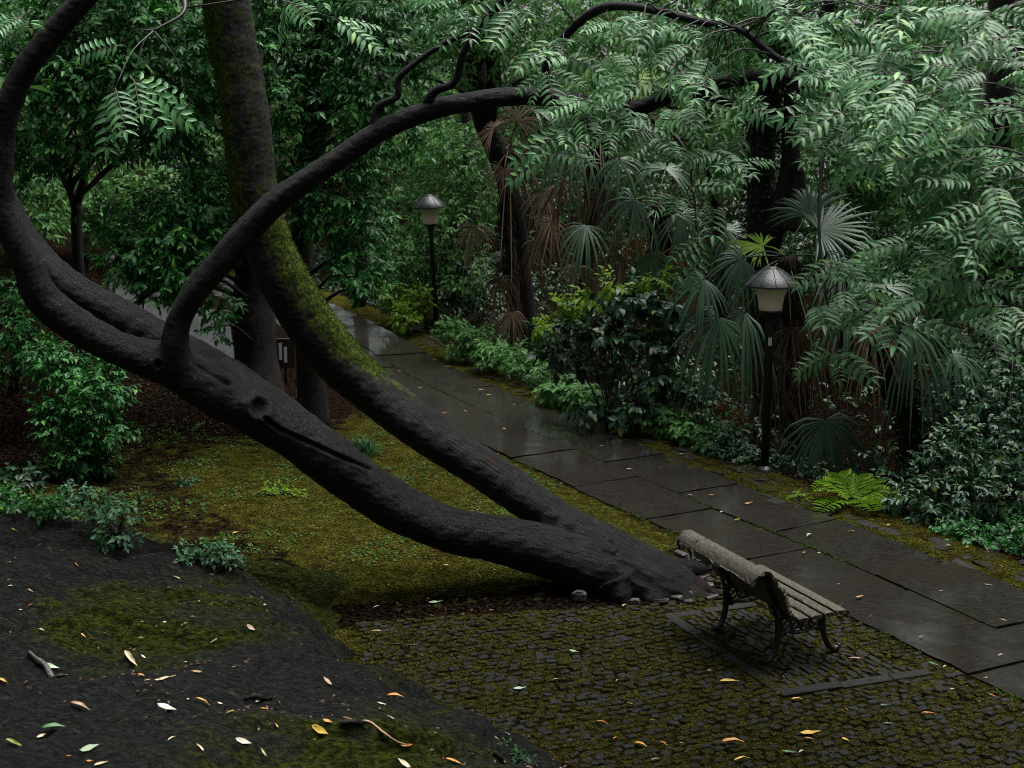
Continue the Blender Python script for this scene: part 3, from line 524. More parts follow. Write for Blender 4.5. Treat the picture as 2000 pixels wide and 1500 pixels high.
for (u0, v0, u1, v1, ya, yb, n) in REG:
    for _ in range(max(2, int(n * (.46 if v1 > 300 else .54)))):
        E = at(r.uniform(u0, u1), r.uniform(v0, v1), r.uniform(ya, yb)); dh = np.linalg.norm(HOST - E, axis=1) + np.where(HOST[:, 2] < E[2] - .1, 1.5, 0); H0 = HOST[dh.argmin()]
        mid = (H0 + E) / 2 + np.array([0, 0, .12 * np.linalg.norm(E - H0)]) + r.normal(0, .04, 3)
        if np.linalg.norm(E - H0) < 2.2: tube(tw, np.array([H0, mid, E]) - LO, np.array([.008, .005, .003]), 8, 4)
        tang = nrm(E - mid); tang[2] *= .4; tang = nrm(tang + r.normal(0, .35, 3) * [1, 1, .4])
        for q in range(r.integers(2, 5)):
            sp = r.uniform(-1.5, 1.5); sd = np.cross(tang, [0, 0, 1.0]); d = nrm(tang * math.cos(sp) + sd * math.sin(sp) + np.array([0, 0, r.uniform(-.35, .25)])); L = r.uniform(.25, .43); k = int(r.integers(6, 9))
            nn = nrm(np.array([0, 0, 1.0]) + .95 * nrm(camp - E) + r.normal(0, .3, 3)); side = nrm(np.cross(nn, d)); nn = np.cross(d, side); dr = r.uniform(.08, .3)
            ts = np.linspace(.14, 1, k); pos = E + d * (ts * L)[:, None] - np.array([0, 0, 1.0]) * (dr * L * ts ** 2)[:, None]
            dd = nrm(d - np.outer(2 * dr * ts, [0, 0, 1.0])); ll = L * .35 * (1 - .45 * np.abs(ts - .55))
            uvp = project(pos[[k // 2, -1]])
            if ((uvp[:, 0] > 1415) & (uvp[:, 0] < 1560) & (uvp[:, 1] > 470)).any(): continue
            for s_ in (-1, 1):
                an = r.uniform(.95, 1.2); LP.append(pos); LD.append(dd * math.cos(an) + s_ * side * math.sin(an) - np.array([0, 0, .09]) + r.normal(0, .07, (k, 3))); LN.append(np.broadcast_to(nn, (k, 3)) + r.normal(0, .12, (k, 3))); LL.append(ll * r.uniform(.9, 1.1, k))
            LP.append(pos[-1:]); LD.append(dd[-1:]); LN.append(nn[None]); LL.append(ll[-1:])
            tube(rk, np.array([E, pos[k // 2], pos[-1]]) - LO, np.array([.0035, .0028, .002]), 6, 3)
LP, LD, LN, LL = map(np.concatenate, (LP, LD, LN, LL)); leaves(lf, LP - LO, LD, LN, LL, LL * .31, LHI)
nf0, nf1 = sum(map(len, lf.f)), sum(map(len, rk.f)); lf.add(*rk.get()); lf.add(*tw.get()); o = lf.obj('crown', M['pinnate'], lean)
o.data.materials.append(M['rachis']); o.data.materials.append(M['twig']); mi = np.zeros(len(o.data.polygons), np.int32); mi[nf0:nf0 + nf1] = 1; mi[nf0 + nf1:] = 2; o.data.polygons.foreach_set('material_index', mi)

# ------------------------------------------------------------------ bench
bench = thing('park_bench', 'weathered slatted park bench with black cast iron legs standing on stone setts', 'bench', (1.97, 11.37, .012), math.atan2(.40, .92))
def sweep(prof, y0, y1, th, n=30, seed=0, ragged=0.0, endwave=0.0):     # plank bent along a (t,z) profile
    r = np.random.default_rng(seed); C = spline([(a, b) for a, b in prof], 14); T = nrm(np.gradient(C, axis=0)); N = np.stack([-T[:, 1], T[:, 0]], 1); ys = np.linspace(y0, y1, n); k = len(C)
    m = np.ones(k); m[0] = m[-1] = .6; A = C + N * th / 2 * m[:, None]; B = C - N * th / 2 * m[:, None]; ring = np.concatenate([A, B[::-1]]); q = len(ring)
    V = np.zeros((n, q, 3)); V[..., 0] = ring[None, :, 0]; V[..., 2] = ring[None, :, 1]; V[..., 1] = ys[:, None]
    if ragged:
        e = np.cumsum(r.normal(0, 1, n)); e = ragged * (e - e.mean()) / (e.std() + 1e-6)
        for a in (k - 1, k): V[:, a, 2] += e; V[:, a, 0] -= e * .3
    V[0, :, 1] += endwave * np.sin(np.arange(q) * 1.3 + seed) * .5; V[-1, :, 1] += endwave * np.sin(np.arange(q) * 1.7); V += r.normal(0, .0012, V.shape)
    i, j = np.meshgrid(np.arange(n - 1), np.arange(q), indexing='ij'); a = (i * q + j).ravel(); b = (i * q + (j + 1) % q).ravel()
    F = [np.stack([a, a + q, b + q], 1), np.stack([a, b + q, b], 1)]; V = V.reshape(-1, 3); caps = []
    for base, fl in ((0, 0), ((n - 1) * q, 1)):
        for j in range(k - 1):
            x, y, u, w_ = base + j, base + j + 1, base + q - 1 - j, base + q - 2 - j
            caps += [[x, y, w_], [x, w_, u]] if not fl else [[x, w_, y], [x, u, w_]]
    return V, np.concatenate(F + [np.array(caps)])
def plank(name, prof, y0, y1, th, seed, **k):
    V, F = sweep(prof, y0, y1, th, seed=seed, **k); return mesh_obj(name, V, F, M['plank'], bench, False)
SL0, SL1 = -.60, .66
for y0_, y1_, sd_ in ((SL0 + .10, SL1 - .20, 1), (SL1 - .194, SL1 + .06, 2)): plank('top_rail', [(-.035, .70), (-.065, .755), (-.105, .80), (-.155, .815), (-.205, .80), (-.245, .765), (-.272, .72)], y0_, y1_, .024, sd_, ragged=.026, endwave=.02, n=36)
for q, pf in enumerate(([(.012, .595), (-.01, .64), (-.033, .695)], [(.062, .50), (.04, .545), (.015, .59)], [(.118, .41), (.09, .45), (.065, .495)])):
    plank('back_slat', pf, SL0 + .02 + .03 * q, SL1 - .02, .03, 3 + q, endwave=.02)
for q, (t0, t1) in enumerate(((.105, .20), (.232, .333), (.367, .458))):
    plank('seat_slat', [(t0, .415), ((t0 + t1) / 2, .417), (t1, .415)], SL0 - .03 + .012 * q, SL1 - .06 - .02 * q, .034, 8 + q, endwave=.008)
plank('front_slat', [(.492, .417), (.54, .417), (.585, .408), (.612, .385), (.622, .35)], SL0 + .0, SL1 - .01, .032, 14, endwave=.01)
def flat_tube(acc, pts, wd, th, n=22):
    A = Acc(); P = np.array([(a, 0, b) for a, b in pts]); tube(A, P, np.full(len(P), th), n, 8); V, F = A.get(); V[:, 1] *= wd / th; acc.add(V, F)
def frame_mesh():
    a = Acc(); f = lambda pts, th=.021, wd=.026, n=24: flat_tube(a, pts, wd, th, n)
    f([(-.045, .012), (-.01, .02), (.03, .07), (.055, .17), (.06, .27), (.05, .33), (.075, .39)], .026); f([(-.07, .014), (-.03, .008), (.01, .02)], .013)
    f([(.50, .385), (.497, .30), (.505, .20), (.54, .10), (.585, .035), (.63, .014), (.665, .018)], .026); f([(.60, .02), (.64, .008), (.675, .03), (.66, .05)], .011)
    f([(.05, .385), (.30, .388), (.52, .385), (.565, .372), (.59, .345), (.585, .315)], .017)
    f([(.10, .385), (.065, .45), (.02, .55), (-.03, .65), (-.075, .74), (-.12, .785), (-.18, .79), (-.225, .755), (-.22, .70), (-.185, .69)], .019)
    f([(.06, .20), (.12, .245), (.20, .225), (.28, .215), (.36, .225), (.44, .245), (.502, .20)], .014)
    f([(.06, .26), (.035, .40), (-.01, .52), (-.05, .62), (-.07, .70)], .013)
    for cx, cz, rr in ((.13, .315, .048), (.225, .30, .045), (.325, .30, .045), (.425, .315, .048), (.175, .345, .026), (.275, .347, .026), (.375, .345, .026), (.11, .235, .028), (.455, .235, .026)):
        f([(cx + rr * math.cos(t), cz + rr * math.sin(t)) for t in np.linspace(0, 6.283, 9)], .010, .014, 18)
    for q in ((.18, .25, .23, .34), (.27, .25, .22, .34), (.28, .25, .33, .34), (.37, .25, .32, .34), (.09, .28, .17, .38), (.46, .28, .38, .38)): f([(q[0], q[1]), ((q[0] + q[2]) / 2 + .01, (q[1] + q[3]) / 2), (q[2], q[3])], .009, .013, 8)
    return a.get()
V, F = frame_mesh()
for yy in (-.40, .40): o = mesh_obj('iron_frame', V, F, M['iron'], bench); o.location = (0, yy, 0)
A = Acc(); tube(A, np.array([(.30, -.40, .235), (.30, 0, .235), (.30, .40, .235)]), np.full(3, .008), 6, 8); A.obj('tie_rod', M['iron'], bench)

# ------------------------------------------------------------------ lamps
def lamp(label, loc, lean_xy, sticker):
    t = thing('path_lamp', label, 'lamp', loc, 0, 'lamps along the path'); t.rotation_euler = (lean_xy[1], lean_xy[0], 0)
    V, F = lathe([(.0, 0), (.052, 0), (.052, 1.9), (.048, 1.95), (0, 1.95)], 20); mesh_obj('pole', V, F, M['pole'], t)
    V, F = lathe([(.05, .0), (.11, .0), (.112, .03), (.085, .05), (.06, .075), (.05, .08)], 20); mesh_obj('base_flange', V, F, M['pole'], t)
    V, F = lathe([(.0, 1.90), (.055, 1.90), (.058, 1.945), (.105, 1.985), (.142, 2.005), (.15, 2.03), (.0, 2.03)], 24); mesh_obj('collar', V, F, M['pole'], t)
    V, F = lathe([(.132, 2.032), (.142, 2.05), (.15, 2.12), (.163, 2.19), (.185, 2.25), (.212, 2.30), (.228, 2.335)], 28); mesh_obj('glass_shade', V, F, M['lampglass'], t)
    V, F = lathe([(.0, 2.325), (.34, 2.325), (.336, 2.322), (.342, 2.335), (.336, 2.348), (.25, 2.432), (.13, 2.515), (.075, 2.54), (.07, 2.556), (.03, 2.562), (.0, 2.562)], 32)
    h = mesh_obj('hood', V, F, M['hood'], t)
    a = Acc(); r = np.random.default_rng(8)
    for k in range(12):
        an = k * math.pi / 6; tube(a, np.array([[q * math.cos(an), q * math.sin(an), z] for q, z in ((.07, 2.545), (.13, 2.517), (.25, 2.435), (.338, 2.352))]), np.array([.004, .004, .004, .004]) , 8, 5)
    a.obj('hood_ribs', M['hood'], t)
    if sticker:
        a = Acc(); an = np.linspace(-1.95, -1.15, 7); V = np.array([[.0545 * math.cos(q), .0545 * math.sin(q), z] for z in (1.60, 1.70) for q in an]); F = [[q, q + 1, q + 8] for q in range(6)] + [[q, q + 8, q + 7] for q in range(6)]
        s = mesh_obj('notice', V, np.array(F), M['white'], t); s['label'] = 'small white paper notice stuck on the pole'; a = Acc()
        for z0, q0, q1 in ((1.685, -1.85, -1.3), (1.665, -1.85, -1.45), (1.645, -1.85, -1.25), (1.62, -1.85, -1.6)):
            qq = np.linspace(q0, q1, 6); V = np.array([[.0552 * math.cos(q), .0552 * math.sin(q), z] for z in (z0, z0 + .006) for q in qq]); a.add(V, [[q, q + 1, q + 7] for q in range(5)] + [[q, q + 7, q + 6] for q in range(5)])
        a.obj('print_lines', M['ink'], s)
    return t
g1 = grd(1493, 918); lamp('black lamp post with a white paper notice on its pole, standing beside the palm fronds', (g1[0], g1[1], -.02), (0, 0), True)
g2 = grd(853, 648); lamp('black lamp post without a notice, farther along the wet path', (g2[0], g2[1], -.02), (-.045, .02), False).scale = (.97, .97, 1.055)

# ------------------------------------------------------------------ palms
def fan(acc, base, c, R, nrmv, droop, n=30, spread=2.3, fill=.9, pet=.011, seed=0, curl=.0):
    r = np.random.default_rng(seed); base, c = np.asarray(base, float), np.asarray(c, float); ax = c - base; ax = nrm(ax + np.array([0, 0, -.3]) * np.linalg.norm(ax)); N = nrm(np.asarray(nrmv, float)); S = nrm(np.cross(N, ax)); ax = np.cross(S, N)
    mid = (base + c) / 2 + np.array([0, 0, .10 * np.linalg.norm(c - base)]); tube(acc, np.array([base, mid, c]), np.array([pet * 1.3, pet, pet * .7]), 9, 4)
    ph = np.linspace(-spread, spread, n) + r.normal(0, .02, n); st = np.array([.03, .42, .72, 1.0])
    for q in range(n):
        d = ax * math.cos(ph[q]) + S * math.sin(ph[q]); sd = np.cross(N, d); L = R * (1 - .22 * (abs(ph[q]) / spread) ** 2) * r.uniform(.88, 1.05); wd = 2 * spread / n * fill
        ww = np.array([.02, .42 * wd, .36 * wd, .04 * wd]) * L * .5; dr = droop * r.uniform(.6, 1.6); tw = r.normal(0, curl)
        if fill > .9 and r.random() < .10: continue
        P = c + d * (st * L)[:, None] - np.array([0, 0, 1.0]) * (dr * L * st ** 2.4 + (r.random() < .4) * r.uniform(.04, .2) * L * (st > .9))[:, None] + sd * (tw * st ** 2 * L)[:, None]
        V = np.concatenate([P + sd * ww[:, None], P + N * (ww * .55)[:, None], P - sd * ww[:, None]]); F = []
        for k in range(3):
            for o in (0, 4): a = o + k; F += [[a, a + 1, a + 5], [a, a + 5, a + 4]]
        acc.add(V, F)
CAMV = np.array([0, 0, CAMH])
def palm(label, trunk, fronds, fibre=True, ivy=False, seed=0):
    P, R = px(trunk); b = P[0]; b = np.array([b[0], b[1], float(ground_z(b[:1], b[1:2])[0]) - .05]); P[0] = b
    t = thing('fan_palm', label, 'palm', b, 0, 'palms beside the path'); a = Acc(); tube(a, P - b, R, 26, 12, .07, seed); C = P[-1] - b
    r = np.random.default_rng(seed)
    pp = spline(P - b, 60)
    if fibre:
        for q in range(260):
            k = int(60 * r.random() ** .6); an = r.uniform(0, 6.28); o = np.array([math.cos(an), math.sin(an), 0]); p = pp[min(k, 59)] + o * R.mean() * .9
            tube(a, np.array([p, p + o * .05 + [0, 0, -.08], p + o * .03 + [0, 0, -.2]]), np.array([.012, .01, .003]), 5, 3)
    a.obj('trunk', M['fibre'], t)
    for q, (u, v, Y, Rr, kind, droop) in enumerate(fronds):
        c = at(u, v, Y) - b; to = nrm(np.append((CAMV - c - b)[:2], 0)); out = nrm((c - C) * [1, 1, .4]); rr = np.random.default_rng(seed * 50 + q)
        if kind in 'gy': nv = nrm(np.array([0, 0, .75]) + to * .65 + out * .2 + rr.normal(0, .2, 3))
        elif kind == 'u': nv = nrm(to * 1.0 + np.array([0, 0, .3]) + rr.normal(0, .25, 3))
        else: nv = nrm(to * .9 + np.array([0, 0, .2]) + out * .5 + rr.normal(0, .35, 3))
        A = Acc(); mt = {'g': 'palm', 'u': 'palm', 'y': 'lime', 'd': 'palm_dead', 'r': 'palm_rust'}[kind]
        if kind in 'gyu': fan(A, C, c, Rr * 1.08, nv, droop, 28, rr.uniform(1.7, 2.3), 1.2, .011, seed * 9 + q, .07); A.obj('frond', M[mt], t)
        else: fan(A, C, c, Rr, nv, droop, 30, 2.0, .95, .010, seed * 9 + q, .16); o = A.obj('dead_frond', M[mt], t); o['label'] = 'withered brown frond' if kind == 'd' else 'rust orange withered frond'
    if ivy:
        A = Acc(); n = 900; k = r.integers(0, 60, n); an = r.uniform(0, 6.28, n); o = np.stack([np.cos(an), np.sin(an), 0 * an], 1); leaves(A, pp[k] + o * (R.mean() * r.uniform(.95, 1.5, n))[:, None], o + r.normal(0, .5, (n, 3)) - [0, 0, .5], o + r.normal(0, .4, (n, 3)), r.uniform(.05, .1, n), .05); A.obj('ivy', M['ivy'], t)
    return t
palm('slender palm with spiky tan and brown dead fans, left of the other palms', [(1012, 660, 24.5, .11), (1000, 520, 24.5, .1), (988, 400, 24.5, .1), (995, 290, 24.5, .12)],
     [(985, 330, 24, .42, 'd', .3), (1010, 235, 24.2, .5, 'd', .2), (975, 540, 23.6, .5, 'd', .9), (925, 440, 23.8, .5, 'd', .7), (1060, 375, 24, .5, 'd', .5), (1055, 470, 23.8, .45, 'd', .8), (965, 250, 24.5, .5, 'd', .4), (1000, 610, 23.5, .4, 'd', 1.0), (1015, 330, 24.6, .5, 'd', .8), (1040, 215, 24.8, .5, 'g', .5)], seed=1)
palm('tall palm draped in hanging grey green and withered fans, behind the overhanging branch', [(1140, 700, 22.3, .13), (1145, 520, 22.3, .12), (1160, 380, 22.3, .12), (1170, 250, 22.3, .14)],
     [(1120, 275, 21.6, .62, 'g', .9), (1210, 310, 21.7, .6, 'g', 1.0), (1145, 440, 21.5, .55, 'u', .8), (1100, 350, 21.8, .5, 'd', 1.0), (1175, 370, 21.6, .55, 'd', 1.2), (1130, 520, 21.6, .5, 'd', 1.2), (1190, 470, 21.6, .5, 'd', 1.1), (1095, 570, 21.7, .5, 'd', 1.3), (1080, 430, 21.8, .5, 'd', 1.0), (1200, 570, 21.7, .45, 'd', 1.2), (1250, 150, 22.3, .5, 'y', .15), (1150, 210, 22.8, .6, 'g', .6), (1230, 240, 22.4, .55, 'g', .7), (1165, 620, 21.8, .4, 'd', 1.3)], seed=2)
palm('stout palm with rust orange withered skirt beneath grey green fans', [(1300, 760, 20.8, .15), (1295, 600, 20.8, .14), (1290, 480, 20.8, .14), (1285, 400, 20.8, .16)],
     [(1240, 390, 20.2, .55, 'u', .8), (1270, 500, 20.0, .5, 'u', .9), (1330, 420, 20.2, .55, 'g', .8), (1250, 470, 20.5, .4, 'r', 1.2), (1325, 480, 20.5, .45, 'r', 1.2), (1290, 540, 20.5, .45, 'r', 1.3), (1360, 490, 20.4, .45, 'd', 1.0), (1210, 500, 20.4, .5, 'd', 1.2), (1280, 620, 20.3, .45, 'd', 1.3), (1340, 600, 20.3, .45, 'd', 1.2), (1420, 450, 20.5, .6, 'g', .9), (1230, 590, 20.4, .4, 'r', 1.3), (1300, 330, 21.2, .6, 'g', .6)], seed=3)
palm('palm with wide silvery drooping fans right behind the lamp with the notice', [(1560, 900, 18.4, .17), (1556, 750, 18.4, .15), (1545, 600, 18.4, .14), (1535, 500, 18.4, .15)],
     [(1375, 545, 17.9, .52, 'g', .55), (1450, 505, 18.0, .48, 'g', .6), (1405, 620, 17.8, .6, 'g', .9), (1455, 610, 17.9, .6, 'g', 1.1), (1490, 480, 18.5, .5, 'y', .1), (1600, 450, 18.3, .75, 'u', .15), (1640, 520, 18.0, .6, 'g', .7), (1612, 820, 17.2, .72, 'u', 1.0), (1545, 640, 18.0, .5, 'd', 1.3), (1590, 660, 18.0, .5, 'd', 1.3), (1425, 800, 18.3, .55, 'r', 1.0), (1520, 760, 18.2, .5, 'd', 1.3), (1580, 420, 18.8, .65, 'u', .3), (1500, 690, 18.1, .5, 'd', 1.3)], seed=4)
palm('leaning ivy clad palm with dark hanging fans, right of the noticed lamp', [(1800, 890, 17.2, .17), (1775, 800, 17.1, .15), (1740, 710, 17.0, .14), (1715, 620, 16.9, .15)],
     [(1780, 640, 16.6, .6, 'g', 1.1), (1700, 640, 16.6, .5, 'd', 1.2), (1860, 690, 16.6, .5, 'g', .8), (1730, 560, 17.1, .6, 'g', .5), (1800, 720, 16.8, .5, 'd', 1.2), (1650, 600, 16.9, .5, 'g', .8)], ivy=True, seed=5)

# ------------------------------------------------------------------ trees behind
def tree(name, label, stems, lumps, n, leaf, mat, seed, k=6, T=LLO, ivy=0, group='trees around the path', bmat='bark2', asp=.42):
    P0, _ = px(stems[0]); b = np.array([P0[0][0], P0[0][1], float(ground_z(P0[0][:1], P0[0][1:2])[0]) - .05]); t = thing(name, label, 'tree', b, 0, group); a = Acc()
    for q, s in enumerate(stems):
        P, R = px(s)
        if q == 0: P[0] = b
        tube(a, P - b, R, 34, 12, .06, seed + q)
    for L in pxl(lumps)[:60]:                              # limbs that carry the crown
        c = np.array(L[:3]) - b; V = a.v[0]; j = V[np.argmin(np.linalg.norm(V - c - [0, 0, -.4], axis=1))]; tube(a, np.array([j, (j + c) / 2 + [0, 0, .12], c]), np.array([.035, .022, .008]), 9, 5, .1)
    a.obj('trunk', M[bmat], t)
    A = crown([list(np.array(L[:3]) - b) + L[3:] for L in pxl(lumps)], n, leaf, k, None, asp, T, seed); A.obj('crown', M[mat], t)
    if ivy:
        P, R = px(stems[0]); r = np.random.default_rng(seed); pp = spline(np.column_stack([P, R]), 80); kk = r.integers(2, 80, ivy); an = r.uniform(0, 6.28, ivy); o = np.stack([np.cos(an), np.sin(an), 0 * an], 1); A = Acc()
        leaves(A, pp[kk, :3] - b + o * (pp[kk, 3] * r.uniform(.95, 1.35, ivy))[:, None], o + r.normal(0, .5, (ivy, 3)) - [0, 0, .6], o + r.normal(0, .5, (ivy, 3)), r.uniform(.04, .09, ivy), .045); A.obj('ivy', M['ivy'], t)
    return t
tree('forked_tree', 'slim forked tree with glossy drooping leaves, framed between the leaning trunks', [[(150, 540, 21, .085), (150, 460, 21, .08), (148, 400, 21, .08), (125, 345, 21, .065), (100, 300, 21, .055), (70, 180, 21, .05), (60, 40, 21, .04)], [(148, 405, 21, .075), (158, 370, 21, .062), (170, 320, 21, .055), (185, 270, 21, .05), (260, 265, 20.5, .05), (330, 280, 20.3, .04), (430, 330, 20.2, .03)], [(185, 270, 21, .05), (210, 150, 20.8, .04), (240, 20, 20.6, .03)]],
     [(90, 130, 20, .75), (160, 60, 20, .8), (250, 50, 19.8, .85), (340, 90, 19.6, .8), (400, 150, 19.6, .6), (300, 180, 19.4, .7), (200, 150, 19.6, .75), (110, 230, 19.8, .6), (80, 300, 20, .4), (240, 240, 19.4, .55), (370, 230, 19.4, .55), (320, 260, 19.3, .35), (170, 260, 19.5, .5), (60, 40, 20.5, .8), (330, -20, 20, .9), (180, -60, 20, .9), (420, 30, 19.8, .6), (60, 290, 19.9, .35)], 2600, .125, 'glossy', 31, T=LHI)
tree('dark_tree', 'dark straight tree just behind the mossy trunk, with leafy sprays hanging over the path', [[(612, 840, 19.6, .24), (605, 700, 19.6, .19), (592, 560, 19.6, .17), (590, 430, 19.6, .17), (612, 280, 19.6, .18), (625, 120, 19.6, .18), (640, -60, 19.6, .16)]],
     [(560, 190, 19.0, .6), (540, 100, 19.2, .7), (690, 300, 18.9, .4), (555, 300, 19.0, .4), (690, 200, 18.9, .6), (720, 120, 19.1, .7), (530, 20, 19.4, .6), (670, 360, 18.7, .42), (700, 430, 18.7, .45), (640, 430, 18.7, .4), (710, 500, 18.5, .33), (680, 535, 18.4, .22), (725, 560, 18.4, .2), (760, 250, 19.0, .45), (600, 380, 18.8, .4), (780, 40, 19.5, .7), (700, -20, 19.5, .9), (530, -40, 19.5, .7)], 2300, .12, 'glossy', 32, T=LHI)
tree('broad_tree', 'thick near black tree trunk behind the crossing branch, with low leafy sprays', [[(505, 790, 20.8, .42), (500, 700, 20.8, .34), (495, 600, 20.8, .32), (505, 450, 20.8, .3), (500, 300, 20.8, .3), (480, 100, 20.8, .28), (470, -60, 20.8, .25)], [(470, 520, 20.6, .12), (400, 505, 20, .09), (340, 540, 19.6, .07), (290, 570, 19.4, .055), (262, 602, 19.3, .03)]],
     [(400, 400, 19.2, .45), (350, 460, 19.0, .4), (300, 500, 18.9, .35), (370, 540, 18.8, .35), (270, 470, 19.2, .35), (420, 460, 19, .3), (300, 560, 18.8, .25), (430, 590, 18.8, .22), (420, 640, 18.8, .15), (240, 520, 19, .25), (330, 400, 19.6, .4), (420, 340, 19.6, .4), (220, 430, 19.5, .3)], 1000, .12, 'glossy', 33, T=LHI)
tree('forked_tree', 'dark forked tree leaning left beyond the lamp without a notice', [[(1030, 640, 27, .22), (1005, 430, 27, .2), (975, 310, 27, .2), (945, 230, 27, .21), (928, 120, 27, .2), (915, -60, 27, .17)], [(950, 250, 27, .16), (965, 150, 26.8, .14), (950, 60, 26.6, .12), (940, -60, 26.5, .1)], [(985, 180, 27, .08), (1020, 155, 27, .07), (1080, 160, 27, .05)]],
     [(830, 60, 26, .9), (900, 40, 26.5, .8), (1000, 70, 26, .9), (1080, 40, 27, .9), (760, 150, 26, .8), (850, 160, 26.5, .7), (1050, 140, 26.5, .6), (950, -40, 26, 1.2), (780, -20, 26, 1.0), (1100, -40, 26, 1.1), (700, 60, 27, .8)], 1700, .13, 'pale', 34)
tree('ivy_tree', 'ivy clad dark double trunk rising behind the lamp with the notice', [[(1515, 900, 19.8, .30), (1500, 650, 19.8, .24), (1487, 450, 19.8, .21), (1487, 300, 19.8, .19), (1500, 200, 19.8, .18), (1530, 60, 19.8, .17), (1560, -60, 19.8, .15)], [(1498, 480, 19.7, .19), (1540, 350, 19.6, .14), (1545, 230, 19.6, .12), (1560, 150, 19.6, .12), (1610, 40, 19.6, .10), (1650, -60, 19.6, .09)], [(1545, 450, 19.4, .15), (1562, 350, 19.4, .08), (1560, 320, 19.4, .03)]],
     [(1400, 40, 19.5, .9), (1550, -20, 19.5, 1.0), (1650, 60, 19.5, .9), (1500, 120, 20, .6), (1700, -40, 19.5, 1.1), (1350, -30, 20, 1.0)], 1100, .12, 'far', 35, ivy=2600)
BG = [('mid', 'slim dark tree above the far bend of the path', [(700, 560, 31, .16), (715, 300, 31, .14), (760, 60, 31, .12), (720, -60, 31, .1)], [(760, 330, 30, .9), (820, 260, 30, .8), (700, 300, 30.5, .8), (800, 420, 29.5, .7), (870, 330, 29.5, .7), (740, 440, 30, .6), (760, 200, 31, .9), (860, 200, 30.5, .8)], 'pale'),
      ('mid', 'dark tree with bluish leaves behind the lamp without a notice', [(905, 560, 30, .12), (915, 400, 30, .1), (912, 250, 30, .1), (900, 100, 30, .08)], [(880, 440, 28.5, .7), (900, 300, 29, .8), (950, 380, 29, .6), (830, 500, 28.5, .6), (780, 520, 28.5, .6), (910, 530, 28, .5)], 'far'),
      ('mid', 'pale leaved tree seen between the palms and the ivy clad trunk', [(1420, 640, 27, .16), (1400, 400, 27, .14), (1380, 200, 27, .13), (1400, -40, 27, .1)], [(1400, 300, 26, .9), (1340, 250, 26, .8), (1420, 180, 26, .9), (1100, 200, 27, .9), (1060, 280, 27, .7), (1200, 200, 27, .9), (1300, 120, 27, .9)], 'far'),
      ('mid', 'dark bare trunked tree right of the ivy clad trunk', [(1650, 760, 24, .2), (1660, 500, 24, .18), (1690, 260, 24, .17), (1730, 40, 24, .15), (1760, -60, 24, .13)], [(1640, 330, 23, .7), (1720, 330, 23.5, .8), (1620, 430, 23, .6), (1780, 240, 23.5, .8), (1700, 150, 23.5, .9)], 'far'),
      ('mid', 'leaning dark tree far behind the right hand leaf sprays', [(1840, 800, 25, .2), (1850, 560, 25, .18), (1880, 330, 25, .17), (1930, 120, 25, .15), (1990, -60, 25, .12)], [(1850, 380, 24, .8), (1780, 440, 24, .7), (1920, 300, 24, .9), (1930, 440, 24, .7), (1980, 200, 24, 1.0), (1840, 200, 24.5, .9)], 'pale'),
      ('mid', 'thick dark trunk at the right edge above the leafy bushes', [(1945, 800, 20.5, .26), (1940, 600, 20.5, .24), (1935, 420, 20.5, .22), (1950, 200, 20.5, .2), (1960, -40, 20.5, .18)], [(1900, 480, 20, .5), (1990, 520, 20, .6), (1860, 560, 20, .5), (1960, 400, 20.5, .6), (2010, 300, 20.5, .8)], 'far'),
      ('mid', 'grey trunked tree in the gap left of the forked tree', [(340, 480, 29, .3), (338, 340, 29, .28), (330, 200, 29, .26), (320, -40, 29, .22)], [(300, 380, 27, .7), (240, 340, 28, .7), (420, 300, 28, .8), (200, 420, 27, .6), (120, 400, 27, .6), (70, 380, 27, .7), (260, 440, 26.5, .45)], 'far'),
      ('mid', 'dark tree behind the curved upright stem at the left edge', [(30, 520, 26, .18), (20, 330, 26, .16), (10, 120, 26, .14), (0, -60, 26, .12)], [(30, 300, 25, .8), (70, 350, 24.5, .6), (20, 180, 25, .9), (60, 440, 24, .5), (-20, 60, 25, 1.1), (90, 430, 24.5, .4)], 'far')]
for q, (_, lab, st, lm, mt) in enumerate(BG): tree('background_tree', lab, [st], lm, 1000, .14, mt, 70 + q, k=5)

# ------------------------------------------------------------------ shrubs and small plants
def shrub(name, label, cat, u, v, lumps, n, leaf, mat, seed, T=LHI, k=6, asp=.45, Y=None, droop=.3, group=None):
    b = hit(u, v) if Y is None else at(u, v, Y); b = np.array([b[0], b[1], float(top_z(b[0], b[1])[0]) - .02]); t = thing(name, label, cat, b, 0, group); a = Acc(); r = np.random.default_rng(seed); dY = b[1] - np.mean([l[2] for l in lumps]) if cat == 'plant' else 0.0; lumps = [(l[0], l[1], l[2] + dY, l[3] * (.85 + dY / l[2]), *l[4:]) for l in lumps]; L2 = [list(np.array(L[:3]) - b) + L[3:] for L in pxl(lumps)]
    for L in L2:
        for _ in range(2): c = np.array(L[:3]) + r.normal(0, L[3] * .4, 3); tube(a, np.array([r.normal(0, .04, 3) * [1, 1, 0], c * [.35, .35, .55], c]), np.array([.012, .009, .004]), 8, 4, .1)
    a.obj('stems', M['twig'], t); crown(L2, n, leaf, k, None, asp, T, seed, droop).obj('foliage', M[mat], t); return t
shrub('glossy_bush', 'rounded bush of small shiny green leaves below the leaning trunk at left', 'bush', 170, 915, [(130, 720, 17.2, .36), (190, 760, 17, .38), (120, 830, 17, .33), (210, 840, 16.9, .3), (160, 890, 16.8, .28), (90, 700, 17.4, .3), (220, 700, 17.2, .22), (170, 800, 16.9, .3), (90, 790, 17.1, .22), (200, 900, 16.8, .14)], 950, .085, 'glossy', 101)
